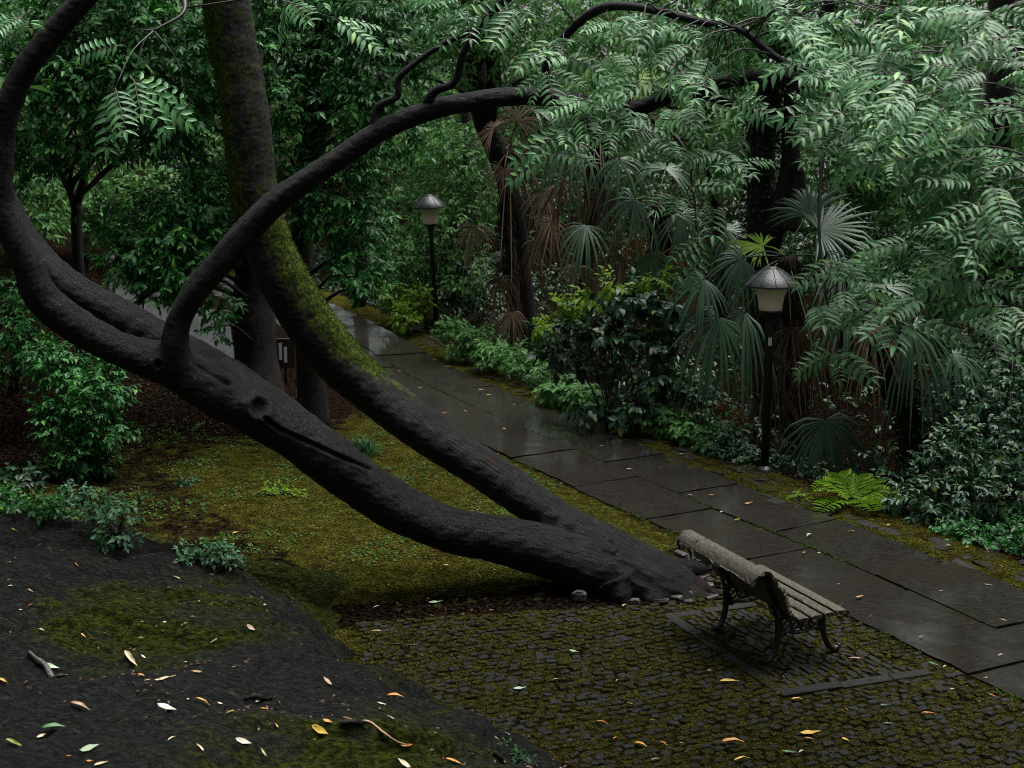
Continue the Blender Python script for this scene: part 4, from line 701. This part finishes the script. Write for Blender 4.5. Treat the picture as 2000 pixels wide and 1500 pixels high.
shrub('leafy_bush', 'dark bush at the left edge under the curved stem', 'bush', 30, 760, [(20, 640, 18.6, .4), (50, 600, 18.8, .3), (10, 700, 18.5, .35), (70, 680, 18.4, .25), (30, 560, 19, .25)], 420, .09, 'glossy', 102)
shrub('broadleaf_shrub', 'large spreading shrub with yellow tinged top leaves between the two lamps', 'shrub', 1235, 855, [(1170, 600, 19.6, .3, .5), (1230, 575, 19.5, .34, .5), (1290, 600, 19.4, .26, .5), (1120, 640, 19.6, .3, .5), (1200, 650, 19.3, .36, .5), (1270, 670, 19.2, .3, .5), (1090, 690, 19.7, .26, .5), (1160, 720, 19.4, .26, .6), (1260, 740, 19, .2), (1310, 640, 19.3, .18), (1070, 650, 19.9, .18), (1150, 800, 19.2, .16), (1240, 800, 18.9, .18)], 320, .145, 'shrub', 103, asp=.6)
shrub('yellow_sprays', 'thin sprays of yellow green leaves topping the spreading shrub', 'shrub', 1190, 845, [(1200, 555, 19.5, .22, .5), (1280, 550, 19.4, .18, .4), (1110, 600, 19.5, .2, .5), (1060, 640, 19.7, .15, .5), (1150, 580, 19.4, .18, .5)], 110, .10, 'lime', 104, asp=.5)
for q, (lab, u, v, lm, n, lf_, mt, asp) in enumerate((
    ('low grey green plant spilling over the path edging, nearest the lamp without a notice', 900, 690, [(880, 640, 24.6, .2), (930, 660, 24.2, .25), (900, 680, 24.2, .18), (960, 690, 23.5, .22)], 260, .10, 'pale', .45),
    ('low plant of pinnate grey leaves under the dead hanging palm fan', 985, 720, [(960, 690, 23.2, .22), (1010, 700, 22.8, .25), (1040, 720, 22.3, .22)], 240, .11, 'pale', .35),
    ('dark shrub behind the pole of the lamp without a notice', 880, 620, [(850, 570, 29.0, .5), (920, 570, 28.8, .5), (890, 510, 29.2, .5), (950, 600, 27.6, .4)], 420, .10, 'shrub', .5),
    ('bright green low plant at the far bend of the path', 790, 610, [(770, 580, 28, .3), (810, 590, 27.5, .3), (790, 620, 27, .2)], 220, .12, 'lime', .5),
    ('low dull leafed plant at the foot of the spreading shrub', 1130, 775, [(1090, 760, 20.9, .25), (1140, 770, 20.5, .25), (1180, 790, 20, .25)], 320, .10, 'pale', .5),
    ('low shiny ground plant between the spreading shrub and the lamp with the notice', 1330, 850, [(1300, 820, 18.9, .25), (1350, 840, 18.5, .24), (1390, 860, 18.1, .22)], 340, .085, 'pale', .5),
    ('upright leafy sapling just left of the lamp with the notice', 1390, 850, [(1370, 770, 18.8, .2), (1400, 800, 18.6, .22), (1330, 740, 19, .2), (1420, 850, 18.1, .2)], 200, .10, 'shrub', .55),
    ('small leafed weed at the foot of the lamp with the notice', 1470, 905, [(1440, 890, 17.5, .15), (1480, 900, 17.3, .12), (1410, 880, 17.8, .14)], 160, .06, 'shrub', .5),
    ('broad bush with pointed shiny leaves at the right edge of the path', 1860, 1010, [(1800, 960, 15.2, .26), (1850, 900, 15.4, .28), (1900, 960, 15, .26), (1870, 860, 15.6, .22), (1830, 1000, 14.9, .2), (1770, 980, 15.2, .18), (1930, 900, 15.3, .22)], 330, .10, 'shrub', .42),
    ('tall dark bush filling the right edge above the long bladed plant', 1960, 1000, [(1930, 830, 16, .4), (1990, 780, 16.2, .45), (1880, 760, 16.6, .4), (2010, 880, 15.6, .4), (1960, 720, 16.8, .4), (1850, 800, 16.6, .3), (1990, 960, 15, .3)], 800, .075, 'shrub', .5),
    ('low weedy plant in the corner where the moss edging leaves the right side', 1940, 1080, [(1900, 1050, 14.3, .18), (1950, 1060, 14.1, .2), (1990, 1050, 14.1, .22), (1850, 1030, 14.6, .15)], 330, .065, 'glossy', .5),
    ('dark small leafed bush behind the leaning ivy palm', 1880, 760, [(1880, 720, 18.6, .45), (1950, 690, 18.6, .5), (1840, 760, 18.2, .35), (1920, 780, 18, .4)], 520, .07, 'ivy', .5))):
    shrub('undergrowth_shrub', lab, 'shrub', u, v, lm, n, lf_, mt, 110 + q, asp=asp, group='shrubs beside the path')
def rosette(name, label, cat, u, v, n, L, asp, mat, elev, seed, group=None, z=None):      # many long leaves from one foot
    b = hit(u, v); t = thing(name, label, cat, b, 0, group); r = np.random.default_rng(seed); A = Acc()
    for q in range(n):
        an = r.uniform(0, 6.28); e = r.uniform(*elev); d = np.array([math.cos(an) * math.cos(e), math.sin(an) * math.cos(e), math.sin(e)]); Lq = L * r.uniform(.6, 1.1); s = nrm(np.cross(d, [0, 0, 1.0])); p0 = np.array([r.normal(0, L * .25), r.normal(0, L * .12), 0]); st = np.array([0, .35, .7, 1.0])
        P = p0 + d * (st * Lq)[:, None] - np.array([0, 0, 1.0]) * (.45 * Lq * st ** 2.2)[:, None]; ww = np.array([.35, 1, .75, .03]) * Lq * asp * .5
        V = np.concatenate([P + s * ww[:, None], P - s * ww[:, None]]); A.add(V, [f for k in range(3) for f in ([k, k + 1, k + 5], [k, k + 5, k + 4])])
    A.obj('blades', M[mat], t); return t
rosette('grass_clump', 'tuft of long dark green grass between the two leaning trunks', 'grass tuft', 700, 888, 420, .42, .035, 'grass', (.5, 1.4), 7)
rosette('bladed_plant', 'plant with long broad blades at the right edge of the path', 'plant', 1965, 1040, 60, .62, .10, 'shrub', (.4, 1.4), 8)
rosette('bladed_plant', 'second long bladed plant, in front of the broad shiny bush', 'plant', 1860, 1015, 26, .5, .12, 'shrub', (.5, 1.4), 9)
def fern(label, u, v, angs, L, seed, mat='lime'):
    b = hit(u, v); t = thing('fern', label, 'fern', b); r = np.random.default_rng(seed); A = Acc()
    for an, e in angs:
        d = np.array([math.cos(an) * math.cos(e), math.sin(an) * math.cos(e), math.sin(e)]); k = 13; ts = np.linspace(.15, 1, k); P = d * (ts * L)[:, None] - np.array([0, 0, 1.0]) * (.45 * L * ts ** 2)[:, None]; s = nrm(np.cross(d, [0, 0, 1.0])); nn = np.cross(s, d)
        for sg in (-1, 1): leaves(A, P, d * .45 + sg * s + np.zeros((k, 3)) + r.normal(0, .06, (k, 3)), np.broadcast_to(nn, (k, 3)), L * .34 * np.sin(np.pi * (.15 + .8 * (1 - ts) ** .8)).clip(.15), .045, LHI)
        tube(A, np.vstack([[0, 0, 0], P[::4]]), np.full(1 + len(P[::4]), .004), 8, 3)
    A.obj('fronds', M[mat], t); return t
fern('bright yellow green fern at the foot of the hanging palm fan', 1665, 985, [(2.6, .9), (2.0, 1.1), (3.2, .8), (.6, .9), (.1, .7), (-.3, .6), (1.2, 1.0), (5.6, .5), (4.9, .6), (3.8, .5)], .62, 5)
for q, (lab, u, v, lm, n, lf_, mt) in enumerate((
    ('tall leafy seedling rooted at the top of the dark rock', 235, 1065, [(200, 985, 14.4, .16), (245, 1000, 14.2, .15), (220, 1040, 14.1, .16), (250, 1050, 14, .1), (180, 1000, 14.4, .1)], 90, .07, 'seedling'),
    ('flat cushion of leafy weeds in a hollow of the dark rock', 410, 1098, [(370, 1080, 13.2, .12, .5), (420, 1075, 13.2, .14, .5), (455, 1085, 13.2, .08, .5), (350, 1092, 13.1, .07, .5)], 130, .055, 'seedling'),
    ('patch of low weeds at the left edge of the dark rock', 60, 1000, [(20, 985, 14.8, .2, .4), (80, 985, 14.8, .2, .4), (120, 995, 14.7, .12, .4), (-10, 965, 15, .2, .5)], 260, .06, 'glossy'),
    ('broad leafed weed in the leaf litter left of the round bush', 70, 940, [(40, 925, 16, .18, .5), (90, 915, 16.2, .2, .5), (60, 940, 15.8, .12, .5), (140, 925, 16.1, .12, .4)], 90, .11, 'shrub'),
    ('small weed standing alone in the leaf litter', 370, 945, [(365, 940, 16.4, .09, .5)], 22, .06, 'grass'),
    ('spreading light green weed on the mossy lawn', 555, 965, [(540, 955, 16, .14, .4), (575, 965, 15.9, .12, .4), (520, 965, 15.9, .1, .4)], 90, .05, 'lime'),
    ('bright little weed at the bottom edge between rock and cobbles', 1000, 1475, [(985, 1460, 9.35, .05, .6), (1010, 1470, 9.25, .05, .6), (1025, 1485, 9.2, .04, .6)], 60, .03, 'grass'),
    ('sprig of weeds at the foot of the leaning tree', 1230, 1165, [(1232, 1150, 12.55, .05), (1225, 1160, 12.5, .04)], 22, .05, 'shrub'),
    ('small clump of weeds among the moss of the path edging', 1555, 975, [(1550, 968, 15.9, .07, .6), (1570, 970, 15.8, .05, .5)], 40, .04, 'lime'),
    ('pale weeds in the shade left of the seedling on the rock', 150, 985, [(150, 960, 15.2, .12, .5), (120, 970, 15.2, .1, .5)], 60, .07, 'seedling'))):
    shrub('small_plant', lab, 'plant', u, v, lm, n, lf_, mt, 140 + q, k=4, asp=.55, droop=.1)

# undergrowth, far woods, litter: uncountable masses
r = np.random.default_rng(21); lum = []
while len(lum) < 520:
    L = r.uniform(3, PARC[-1] - 4); s = -r.uniform(2.0, 13) ; p = pc_at(L, s); q = -s
    if p[1] < 11 or p[1] > 40: continue
    if any(abs(p[0] / p[1] - g[0] / g[1]) < .035 and g[1] - 4 < p[1] < g[1] + .4 for g in (g1, g2)) : continue
    rr = r.uniform(.22, .42) + .035 * q; z0 = float(ground_z(p[:1], p[1:])[0]); lum.append([p[0], p[1], z0 + rr * r.uniform(.2, .9) + (q > 6.5) * r.uniform(0, .34) * q, rr, rr * .75])
while len(lum) < 640:
    x, y = r.uniform(-16, -7), r.uniform(17, 32)
    if x / y > -.40: continue
    rr = r.uniform(.4, .9); lum.append([x, y, float(ground_z(np.array([x]), np.array([y]))[0]) + rr * r.uniform(.2, 1.2), rr, rr * .75])
A = crown(lum, 21000, .10, 5, None, .5, LLO, 5)
edge = [[*pc_at(L, -r.uniform(1.75, 2.3)), .0, r.uniform(.12, .24), .12] for L in np.linspace(2.5, 32, 150)]; crown(edge, 4200, .05, 5, None, .55, LLO, 6, acc=A)
tag(A.obj('undergrowth', M['shrub']), kind='stuff')
lum = []; lumb = []
for q in range(2200):
    a = r.uniform(-math.pi, math.pi); front = abs(a) < .62; rad = r.uniform(29, 42) if front else r.uniform(13, 25); z = r.uniform(0, 1) ** .8 * (10 if front else 16); x, y = rad * math.sin(a), 8 + rad * math.cos(a)  # unseen ring around the camera, added close and tall to block sky light
    if not front and y < 8: pass
    if abs(path_s(np.array([x]), np.array([y]))[0]) < 2.5 and y > 20 and z < 4: continue
    rr = r.uniform(.9, 2.0); (lum if front else lumb).append([x, y, z + .3, rr, rr * .7])
A = crown(lum, 34000, .20, 5, None, .5, LLO, 7); crown(lumb, 17000, .45, 4, None, .55, LLO, 8, acc=A)
tag(A.obj('woodland', M['far']), kind='stuff')
A = Acc(); n = 34000; x, y = r.uniform(-9, 6, n), r.uniform(8, 30, n); s = path_s(x, y); dens = np.where(s > .95, .10, .05) + .22 * inpoly(x, y, lawn) + .9 * np.exp(-(((x + 4.8) / 2.2) ** 2 + ((y - 19.6) / 1.6) ** 2)) + .5 * np.exp(-(((x - 1.1) / 1.2) ** 2 + ((y - 12.7) / .4) ** 2)) + (rock_z(x, y) > 0) * (.08 + .8 * (noise2(x, y, 3.1, 55) > .22))
dens = np.where((s < -.95) & (s > -1.9), .5, dens); dens = np.where((np.abs(s) > .8) & (np.abs(s) < 1.15), .45, dens); ok = (r.random(n) < dens) & ((s > .8) | ((s < -.85) & (s > -2.0))); x, y = x[ok], y[ok]; n = len(x); an = r.uniform(0, 6.28, n)
leaves(A, np.stack([x, y, top_z(x, y) + .012], 1), np.stack([np.cos(an), np.sin(an), r.normal(0, .15, n)], 1), np.array([0, 0, 1.0]) + r.normal(0, .3, (n, 3)), r.uniform(.012, .05, n), r.uniform(.008, .02, n))
M['litter'] = leaf_mat('leaf_litter', (.04, .018, .012), (.11, .055, .036), (.50, .38, .24), .6, 0)
tag(A.obj('leaf_litter', M['litter']), kind='stuff')
A = Acc(); P = []; lp = np.array(lawn); n = 9000; x = r.uniform(lp[:, 0].min(), lp[:, 0].max(), n); y = r.uniform(lp[:, 1].min(), lp[:, 1].max(), n); ok = inpoly(x, y, lawn) & (r.random(n) < .35 + .5 * (noise2(x, y, 2, 77) > .1)); x, y = x[ok], y[ok]; n = len(x)
sprigs(A, np.stack([x, y, ground_z(x, y)], 1), r.normal(0, .6, (n, 3)) * [1, 1, .3] + [0, 0, .7], r.normal(0, 1, (n, 3)), .018, 3, .022, .5, LLO, r)
jl = np.concatenate([r.uniform(2, 32, 2600), r.uniform(2, 30, 2600), r.uniform(2, 26, 2600)]); js = np.concatenate([r.normal(0, .012, 2600), -.935 + r.normal(0, .03, 2600), .945 + r.normal(0, .03, 2600)]); kk = np.interp(jl, PARC, np.arange(len(PC))); ok = noise2(jl * 1.0, js * 0 + 3, 2.5, 61) > -.12; kk, js = kk[ok], js[ok]; iv = np.arange(len(PC))
jx = np.interp(kk, iv, PC[:, 0]) - js * np.interp(kk, iv, _seg[:, 1]); jy = np.interp(kk, iv, PC[:, 1]) + js * np.interp(kk, iv, _seg[:, 0]); n = len(jx)
sprigs(A, np.stack([jx, jy, np.full(n, .004)], 1), r.normal(0, .8, (n, 3)) * [1, 1, .2] + [0, 0, .4], r.normal(0, 1, (n, 3)), .014, 3, .020, .6, LLO, r)
tag(A.obj('moss_tufts', M['moss']), kind='stuff')
A = Acc(); n = 17000; x = r.uniform(-1.7, 5, n); y = r.uniform(8.3, 13, n); ok = inpoly(x, y, cob) & ~inpoly(x, y, padp) & (noise2(x, y, 3, 66) + .5 * noise2(x, y, 11, 67) > -.1); x, y = x[ok], y[ok]; n = len(x)
leaves(A, np.stack([x, y, np.full(n, -.002)], 1), r.normal(0, .5, (n, 3)) * [1, 1, .3] + [0, 0, .55], r.normal(0, 1, (n, 3)), r.uniform(.008, .017, n), .007)
tag(A.obj('paving_moss', M['moss2']), kind='stuff')
A = Acc(); n = 2600; x = r.uniform(-6.5, 1, n); y = r.uniform(13, 19.5, n); ok = (noise2(x, y, 2.2, 78) > .05) & (path_s(x, y) > 1.1) & (rock_z(x, y) < -.1); x, y = x[ok], y[ok]; n = len(x)
for k in range(3): sprigs(A, np.stack([x + r.normal(0, .05, n), y + r.normal(0, .05, n), ground_z(x, y) + .01], 1), r.normal(0, .7, (n, 3)) * [1, 1, .2] + [0, 0, .8], np.array([0, 0, 1.0]) + r.normal(0, .4, (n, 3)), .025, 4, .028, .6, LLO, r)
tag(A.obj('ground_weeds', M['weed']), kind='stuff')

# ------------------------------------------------------------------ sign, rubble
sp = at(556, 690, 22.5); sg = thing('notice_board', 'small dark red board with two white upright bars behind the leaning trunks', 'sign', (sp[0], sp[1], float(ground_z(sp[:1], sp[1:2])[0])))
hz = sp[2] - sg.location.z; A = Acc(); box(A, (0, 0, hz), np.eye(3), (.17, .012, .24), .004); A.obj('board', M['signred'], sg, False)
for dx, h, dz in ((-.065, .135, .03), (.015, .125, -.02)): A = Acc(); box(A, (dx, -.0165, hz + dz), np.eye(3), (.024, .004, h), 0); A.obj('white_bar', M['white'], sg, False)
A = Acc(); tube(A, np.array([(0, .03, -.05), (0, .03, hz * .5), (0, .03, hz)]), np.full(3, .025), 6, 10); A.obj('post', M['iron'], sg)
def rock_piece(seed, size):
    r = np.random.default_rng(seed); A = Acc(); box(A, (0, 0, 0), np.eye(3), np.array(size) / 2, min(size) * .2); V, F = A.get(); V += r.normal(0, min(size) * .07, V.shape); V[:, 2] -= V[:, 2].min(); return V, F
for q, (u, v, sz, lab) in enumerate(((1132, 1172, (.13, .10, .09), 'squarish grey stone lying alone in the soil under the trunk'), (1345, 1160, (.12, .09, .05), 'loose grey cobble beside the tip of the tree root'), (1318, 1168, (.14, .08, .045), 'flat loose cobble beneath the right hand root'), (1372, 1128, (.15, .09, .04), 'flat stone slab lying between the roots and the bench'), (1330, 1085, (.16, .07, .05), 'dark loose stone at the moss edge above the roots'),
                                         (1290, 1172, (.15, .09, .03), 'long flat stone in front of the root'), (1385, 1145, (.10, .08, .04), 'small broken cobble nearest the bench back'), (1240, 1178, (.09, .07, .05), 'small dark stone beside the weed sprig at the root'), (1350, 1105, (.11, .08, .035), 'reddish flat stone above the root tip'))):
    V, F = rock_piece(q, sz); b = grd(u, v); o = mesh_obj('loose_stone', V, F, M['stone'], None, False); o.location = (b[0], b[1], -.015); o.rotation_euler = (0, 0, q * 1.3); tag(o, lab, 'stone', 'loose stones at the tree foot')

# ------------------------------------------------------------------ fallen twigs and bark
for u, v, L, an, rad, mt, lab in ((735, 1428, .42, -.1, .007, 'fl_tan', 'thin tan stick among leaf scraps on the lower right of the rock'), (95, 1322, .36, -.5, .022, 'stone', 'strip of grey fallen bark at the left of the rock'), (505, 1366, .20, -.2, .020, 'bark2', 'short black twig stub in the middle of the rock'), (450, 1112, .26, .9, .022, 'bark2', 'broken mossy stub beside the cushion of weeds'), (690, 1418, .16, .2, .02, 'bark2', 'dark knobbly bark lump above the tan stick'), (985, 1492, .13, .1, .018, 'bark2', 'dark bark lump beside the bright little weed'), (1232, 1105 + 285, .16, .2, .004, 'twig', 'hair thin twig on the cobbles'), (800, 1262, .5, -.15, .005, 'twig', 'long thin twig at the edge of the cobbles near the rock')):
    b = hit(u, v); d = np.array([math.cos(an), math.sin(an), 0]); rr = np.random.default_rng(u); A = Acc(); ps = []
    for t in np.linspace(-.5, .5, 6): w_ = b + d * t * L; ps.append([w_[0] - b[0], w_[1] - b[1] + rr.normal(0, .02 * L), float(top_z(w_[0], w_[1])[0]) - b[2] + rad * .8 + .006])
    tube(A, np.array(ps), rad * np.array([.5, .9, 1, .9, .7, .3]), 26, 8, .3, u); o = A.obj('fallen_twig', M[mt]); o.location = tuple(b); tag(o, lab, 'twig', 'twigs and bark on the ground')

# ------------------------------------------------------------------ fallen leaves
r2 = np.random.default_rng(88)
for k in range(14):
    V, F = rock_piece(40 + k, (r2.uniform(.08, .14), r2.uniform(.06, .09), r2.uniform(.03, .05))); b = grd(r2.uniform(1290, 1400), r2.uniform(1085, 1178))
    o = mesh_obj('loose_cobble', V, F, M['sett'] if k % 3 else M['stone'], None, False); o.location = (b[0], b[1], -.018 + r2.uniform(0, .012)); o.rotation_euler = (r2.normal(0, .15), r2.normal(0, .15), r2.uniform(0, 3)); tag(o, 'loose lifted cobble in the rubble between tree root and bench', 'stone', 'loose cobbles around the root tip')
def leaf_mesh(mat, seed):
    r = np.random.default_rng(seed); st = np.linspace(0, 1, 7); wdt = np.sin(np.pi * st ** .8) * .5 * r.uniform(.6, 1.0) * (1 + r.normal(0, .08, 7)); wdt[-1] = .01; curl = r.uniform(-.9, 1.0); rollv = r.uniform(.2, 1.1); V = []
    for t, w_ in zip(st, wdt):
        z = curl * (t - .5) ** 2
        for sgn in (-1, -.5, 0, .5, 1): V.append([t - .5, sgn * w_ * .42 * (1 - .2 * rollv), z + rollv * .22 * (abs(sgn) ** 2) * w_ + r.normal(0, .014)]); V[-1][0] += r.normal(0, .01); V[-1][1] += .10 * (t - .5) ** 2 + r.normal(0, .012)
    F = [f for a in range(6) for b in range(4) for f in ([a * 5 + b, a * 5 + b + 6, a * 5 + b + 1], [a * 5 + b, a * 5 + b + 5, a * 5 + b + 6])]
    V = np.array(V); V[:, 2] -= V[:, 2].min(); me = bpy.data.meshes.new('fallen_leaf'); me.from_pydata(V.tolist(), [], F); me.polygons.foreach_set('use_smooth', np.ones(len(F), bool)); me.materials.append(M['fl_' + mat]); me.update(); return me
LM = {}
CN = dict(yellow='yellow', orange='orange', pale='cream', tan='tan', green='green', mint='pale green', lime='lime green', white='whitish', pink='pinkish')
def fleaf(u, v, Lpx, c, ang=None, lab=None, surf=None):
    p = hit(u, v); k = (c, int(u * 7 + v * 3) % 3)
    if k not in LM: LM[k] = leaf_mesh(*k)
    o = bpy.data.objects.new('fallen_leaf', LM[k]); COL.objects.link(o); r = np.random.default_rng(int(u * 13 + v * 7)); Y = p[1]
    L = Lpx / FPX * Y * 1.0; o.scale = (L, L * r.uniform(.75, 1.25), L); e = .04
    zx = float(top_z(p[0] + e, p[1])[0] - top_z(p[0] - e, p[1])[0]) / (2 * e); zy = float(top_z(p[0], p[1] + e)[0] - top_z(p[0], p[1] - e)[0]) / (2 * e)
    n = Vector((-max(-1, min(1, zx)), -max(-1, min(1, zy)), 1)).normalized(); q = Vector((0, 0, 1)).rotation_difference(n)
    o.rotation_mode = 'QUATERNION'; o.rotation_quaternion = q @ Matrix.Rotation(ang if ang is not None else r.uniform(-.9, .9) + (3.14 if r.random() < .5 else 0), 3, 'Z').to_quaternion()
    on = surf or ('rock' if float(rock_z(np.array([p[0]]), np.array([p[1]]))[0]) > 0 else 'path' if abs(path_s(p[:1], p[1:2])[0]) < .88 else 'edge' if path_s(p[:1], p[1:2])[0] < 0 else 'cobble' if p[1] < 12.6 else 'lawn')
    lift = {'rock': .006, 'path': .020, 'cobble': .020, 'edge': .02, 'lawn': .012}[on]; o.location = (p[0], p[1], p[2] + lift)
    wh = {'rock': 'on the dark rock', 'path': 'on the wet path slabs', 'cobble': 'on the mossy cobbles', 'edge': 'on the mossy path edging', 'lawn': 'on the ground behind the cobbles'}[on]
    size = 'large' if Lpx >= 34 else 'medium' if Lpx >= 20 else 'tiny'
    tag(o, lab or f'{size} {CN[c]} fallen leaf lying {wh}', 'leaf', (f'{size} {CN[c]} leaves {wh}' if lab is None else 'prominent fallen leaves'))
FL = [(255, 1294, 44, 'pale', -.7, 'large cream leaf lying aslant in the middle of the dark rock'), (100, 1303, 35, 'mint', .1, 'slim pale green leaf left of the aslant cream leaf on the rock'), (5, 1332, 22, 'yellow', 0, 'yellow leaf cut by the left edge of the photo'), (322, 1327, 48, 'pale', -.15, 'long cream leaf just below the aslant cream leaf on the rock'), (275, 1323, 18, 'orange'), (395, 1373, 36, 'yellow', .2, 'bright yellow curled leaf in the middle of the rock'), (325, 1384, 44, 'white', -.2, 'whitish curled leaf left of the bright yellow one on the rock'), (155, 1382, 46, 'tan', -.15, 'thin tan leaf at the left of the rock'),
      (243, 1412, 16, 'orange'), (104, 1430, 48, 'green', .2, 'large dull green leaf near the left bottom corner'), (82, 1440, 24, 'pale'), (30, 1461, 42, 'lime', 0, 'lime green leaf in the left bottom corner'), (175, 1464, 44, 'mint', .05, 'pale green leaf right of the lime green leaf at the bottom'), (335, 1445, 18, 'pale'), (475, 1453, 36, 'white', -.2, 'whitish leaf on the rock near the bottom centre left'), (390, 1463, 24, 'pale'), (175, 1489, 16, 'orange'), (198, 1497, 28, 'pale'), (135, 1481, 12, 'orange'), (625, 1440, 44, 'yellow', -.6, 'slim yellow leaf with green tip on the rock near the cobbles'), (515, 1472, 24, 'pale'), (795, 1463, 26, 'orange'), (790, 1494, 36, 'pale'), (888, 1493, 40, 'orange', .1, 'orange leaf at the bottom edge where rock meets cobbles'), (640, 1415, 26, 'orange'), (505, 1375, 18, 'pale'), (517, 1388, 18, 'orange'), (770, 1363, 34, 'orange', -.2, 'curled orange leaf where the rock dips to the cobbles'),
      (640, 1334, 26, 'tan'), (745, 1376, 22, 'mint'), (762, 1403, 16, 'white'), (450, 1394, 22, 'lime'), (28, 1036, 16, 'yellow'), (95, 1074, 10, 'pale'), (345, 1131, 18, 'pale'), (460, 1042, 14, 'yellow'), (490, 1233, 22, 'tan'), (417, 1256, 18, 'tan'), (280, 1285, 14, 'pale'), (80, 1234, 16, 'mint'), (385, 1314, 30, 'tan'), (60, 1186, 10, 'orange'), (40, 1193, 9, 'pale'), (150, 1107, 12, 'orange'), (163, 1245, 14, 'orange'), (110, 1420, 12, 'orange'), (460, 1305, 18, 'pink'), (540, 1426, 12, 'yellow'), (322, 1219, 9, 'pale'), (430, 1376, 12, 'pale'), (362, 1224, 9, 'tan'), (60, 1158, 14, 'tan'), (262, 1270, 8, 'pale'),
      (1220, 1187, 16, 'yellow'), (1175, 1418, 28, 'orange', -.4, 'orange leaf left of the heart shaped one on the cobbles'), (1202, 1447, 14, 'orange'), (1250, 1460, 32, 'orange', -.6, 'broad heart shaped orange leaf on the cobbles'), (1295, 1458, 22, 'orange', -.8, 'narrow orange leaf right of the heart shaped one'), (1430, 1456, 50, 'orange', .05, 'long orange leaf lying level on the cobbles'), (1448, 1490, 40, 'yellow', .4, 'curled yellow leaf at the bottom edge of the cobbles'), (1556, 1372, 26, 'orange', .0, 'small orange leaf just below the bench setts'), (1582, 1437, 48, 'yellow', .15, 'long yellow leaf at the lower right of the cobbles'), (1580, 1449, 20, 'orange'), (1651, 1450, 22, 'yellow', -1.0, 'upright yellow leaf right of the long yellow one'), (1815, 1400, 30, 'orange', -.2, 'slim orange leaf near the path at lower right'), (1938, 1365, 18, 'orange', -.9, 'orange leaf on the joint between cobbles and path'), (1425, 1337, 38, 'yellow', .0, 'slim yellow leaf left of the bench setts'),
      (1085, 1333, 16, 'tan'), (1120, 1276, 22, 'mint'), (1015, 1349, 30, 'mint', .2, 'pale green leaf on the left part of the cobbles'), (1728, 1383, 18, 'green'), (1735, 1418, 20, 'green'), (1845, 1306, 14, 'pale'), (1824, 1303, 28, 'green'), (1385, 1316, 12, 'pale'), (1280, 1491, 22, 'tan'), (1540, 1475, 30, 'green'), (1565, 1475, 18, 'mint'), (960, 1197, 12, 'pink'), (735, 1238, 20, 'pale'), (850, 1180, 30, 'mint', .2, 'pale green sliver at the back edge of the cobbles'), (990, 1436, 16, 'tan'), (970, 1443, 14, 'white'), (1230, 1380, 14, 'lime'), (1275, 1412, 12, 'yellow'), (1205, 1335, 12, 'tan'), (1330, 1457, 8, 'yellow'), (1520, 1359, 10, 'lime'), (870, 1106, 12, 'pale'), (812, 1108, 10, 'pink'), (735, 1190, 16, 'white'), (1860, 1352, 10, 'pale'),
      (850, 705, 12, 'orange'), (876, 719, 12, 'orange'), (940, 763, 12, 'pale'), (955, 774, 12, 'yellow'), (985, 840, 12, 'yellow'), (870, 810, 14, 'orange'), (908, 806, 10, 'pale'), (1197, 848, 14, 'orange'), (1175, 875, 12, 'lime'), (1230, 920, 14, 'white'), (1350, 971, 12, 'pale'), (1390, 970, 12, 'orange'), (1462, 986, 24, 'tan'), (1410, 1003, 12, 'white'), (1440, 1019, 16, 'yellow'), (1580, 1050, 24, 'mint'), (1662, 1041, 14, 'yellow'), (1570, 1083, 10, 'orange'), (1678, 1170, 24, 'tan'), (1638, 1145, 8, 'pale'), (1930, 1147, 18, 'green'), (1838, 1160, 14, 'tan'), (1668, 1291, 26, 'pink'), (1004, 793, 8, 'yellow'), (1068, 786, 10, 'yellow'), (1098, 794, 10, 'yellow'), (740, 635, 10, 'yellow'), (692, 618, 10, 'yellow'), (1735, 1029, 14, 'orange'), (1852, 1068, 14, 'tan'), (1890, 1072, 12, 'yellow'), (1955, 1110, 10, 'yellow'), (1240, 833, 12, 'white'), (1330, 890, 12, 'pale'), (1298, 847, 12, 'yellow'), (1185, 809, 14, 'mint'), (1035, 761, 8, 'yellow'), (1600, 1084, 8, 'white'), (1290, 918, 8, 'yellow'), (780, 727, 8, 'yellow'), (820, 760, 8, 'yellow'), (1960, 1216, 16, 'tan'), (1955, 1286, 18, 'tan'), (1800, 1248, 14, 'lime'), (1060, 830, 8, 'tan'), (1385, 1133, 10, 'pale')]
for q in FL: fleaf(*q[:4], *(q[4:] if len(q) > 4 else ()))
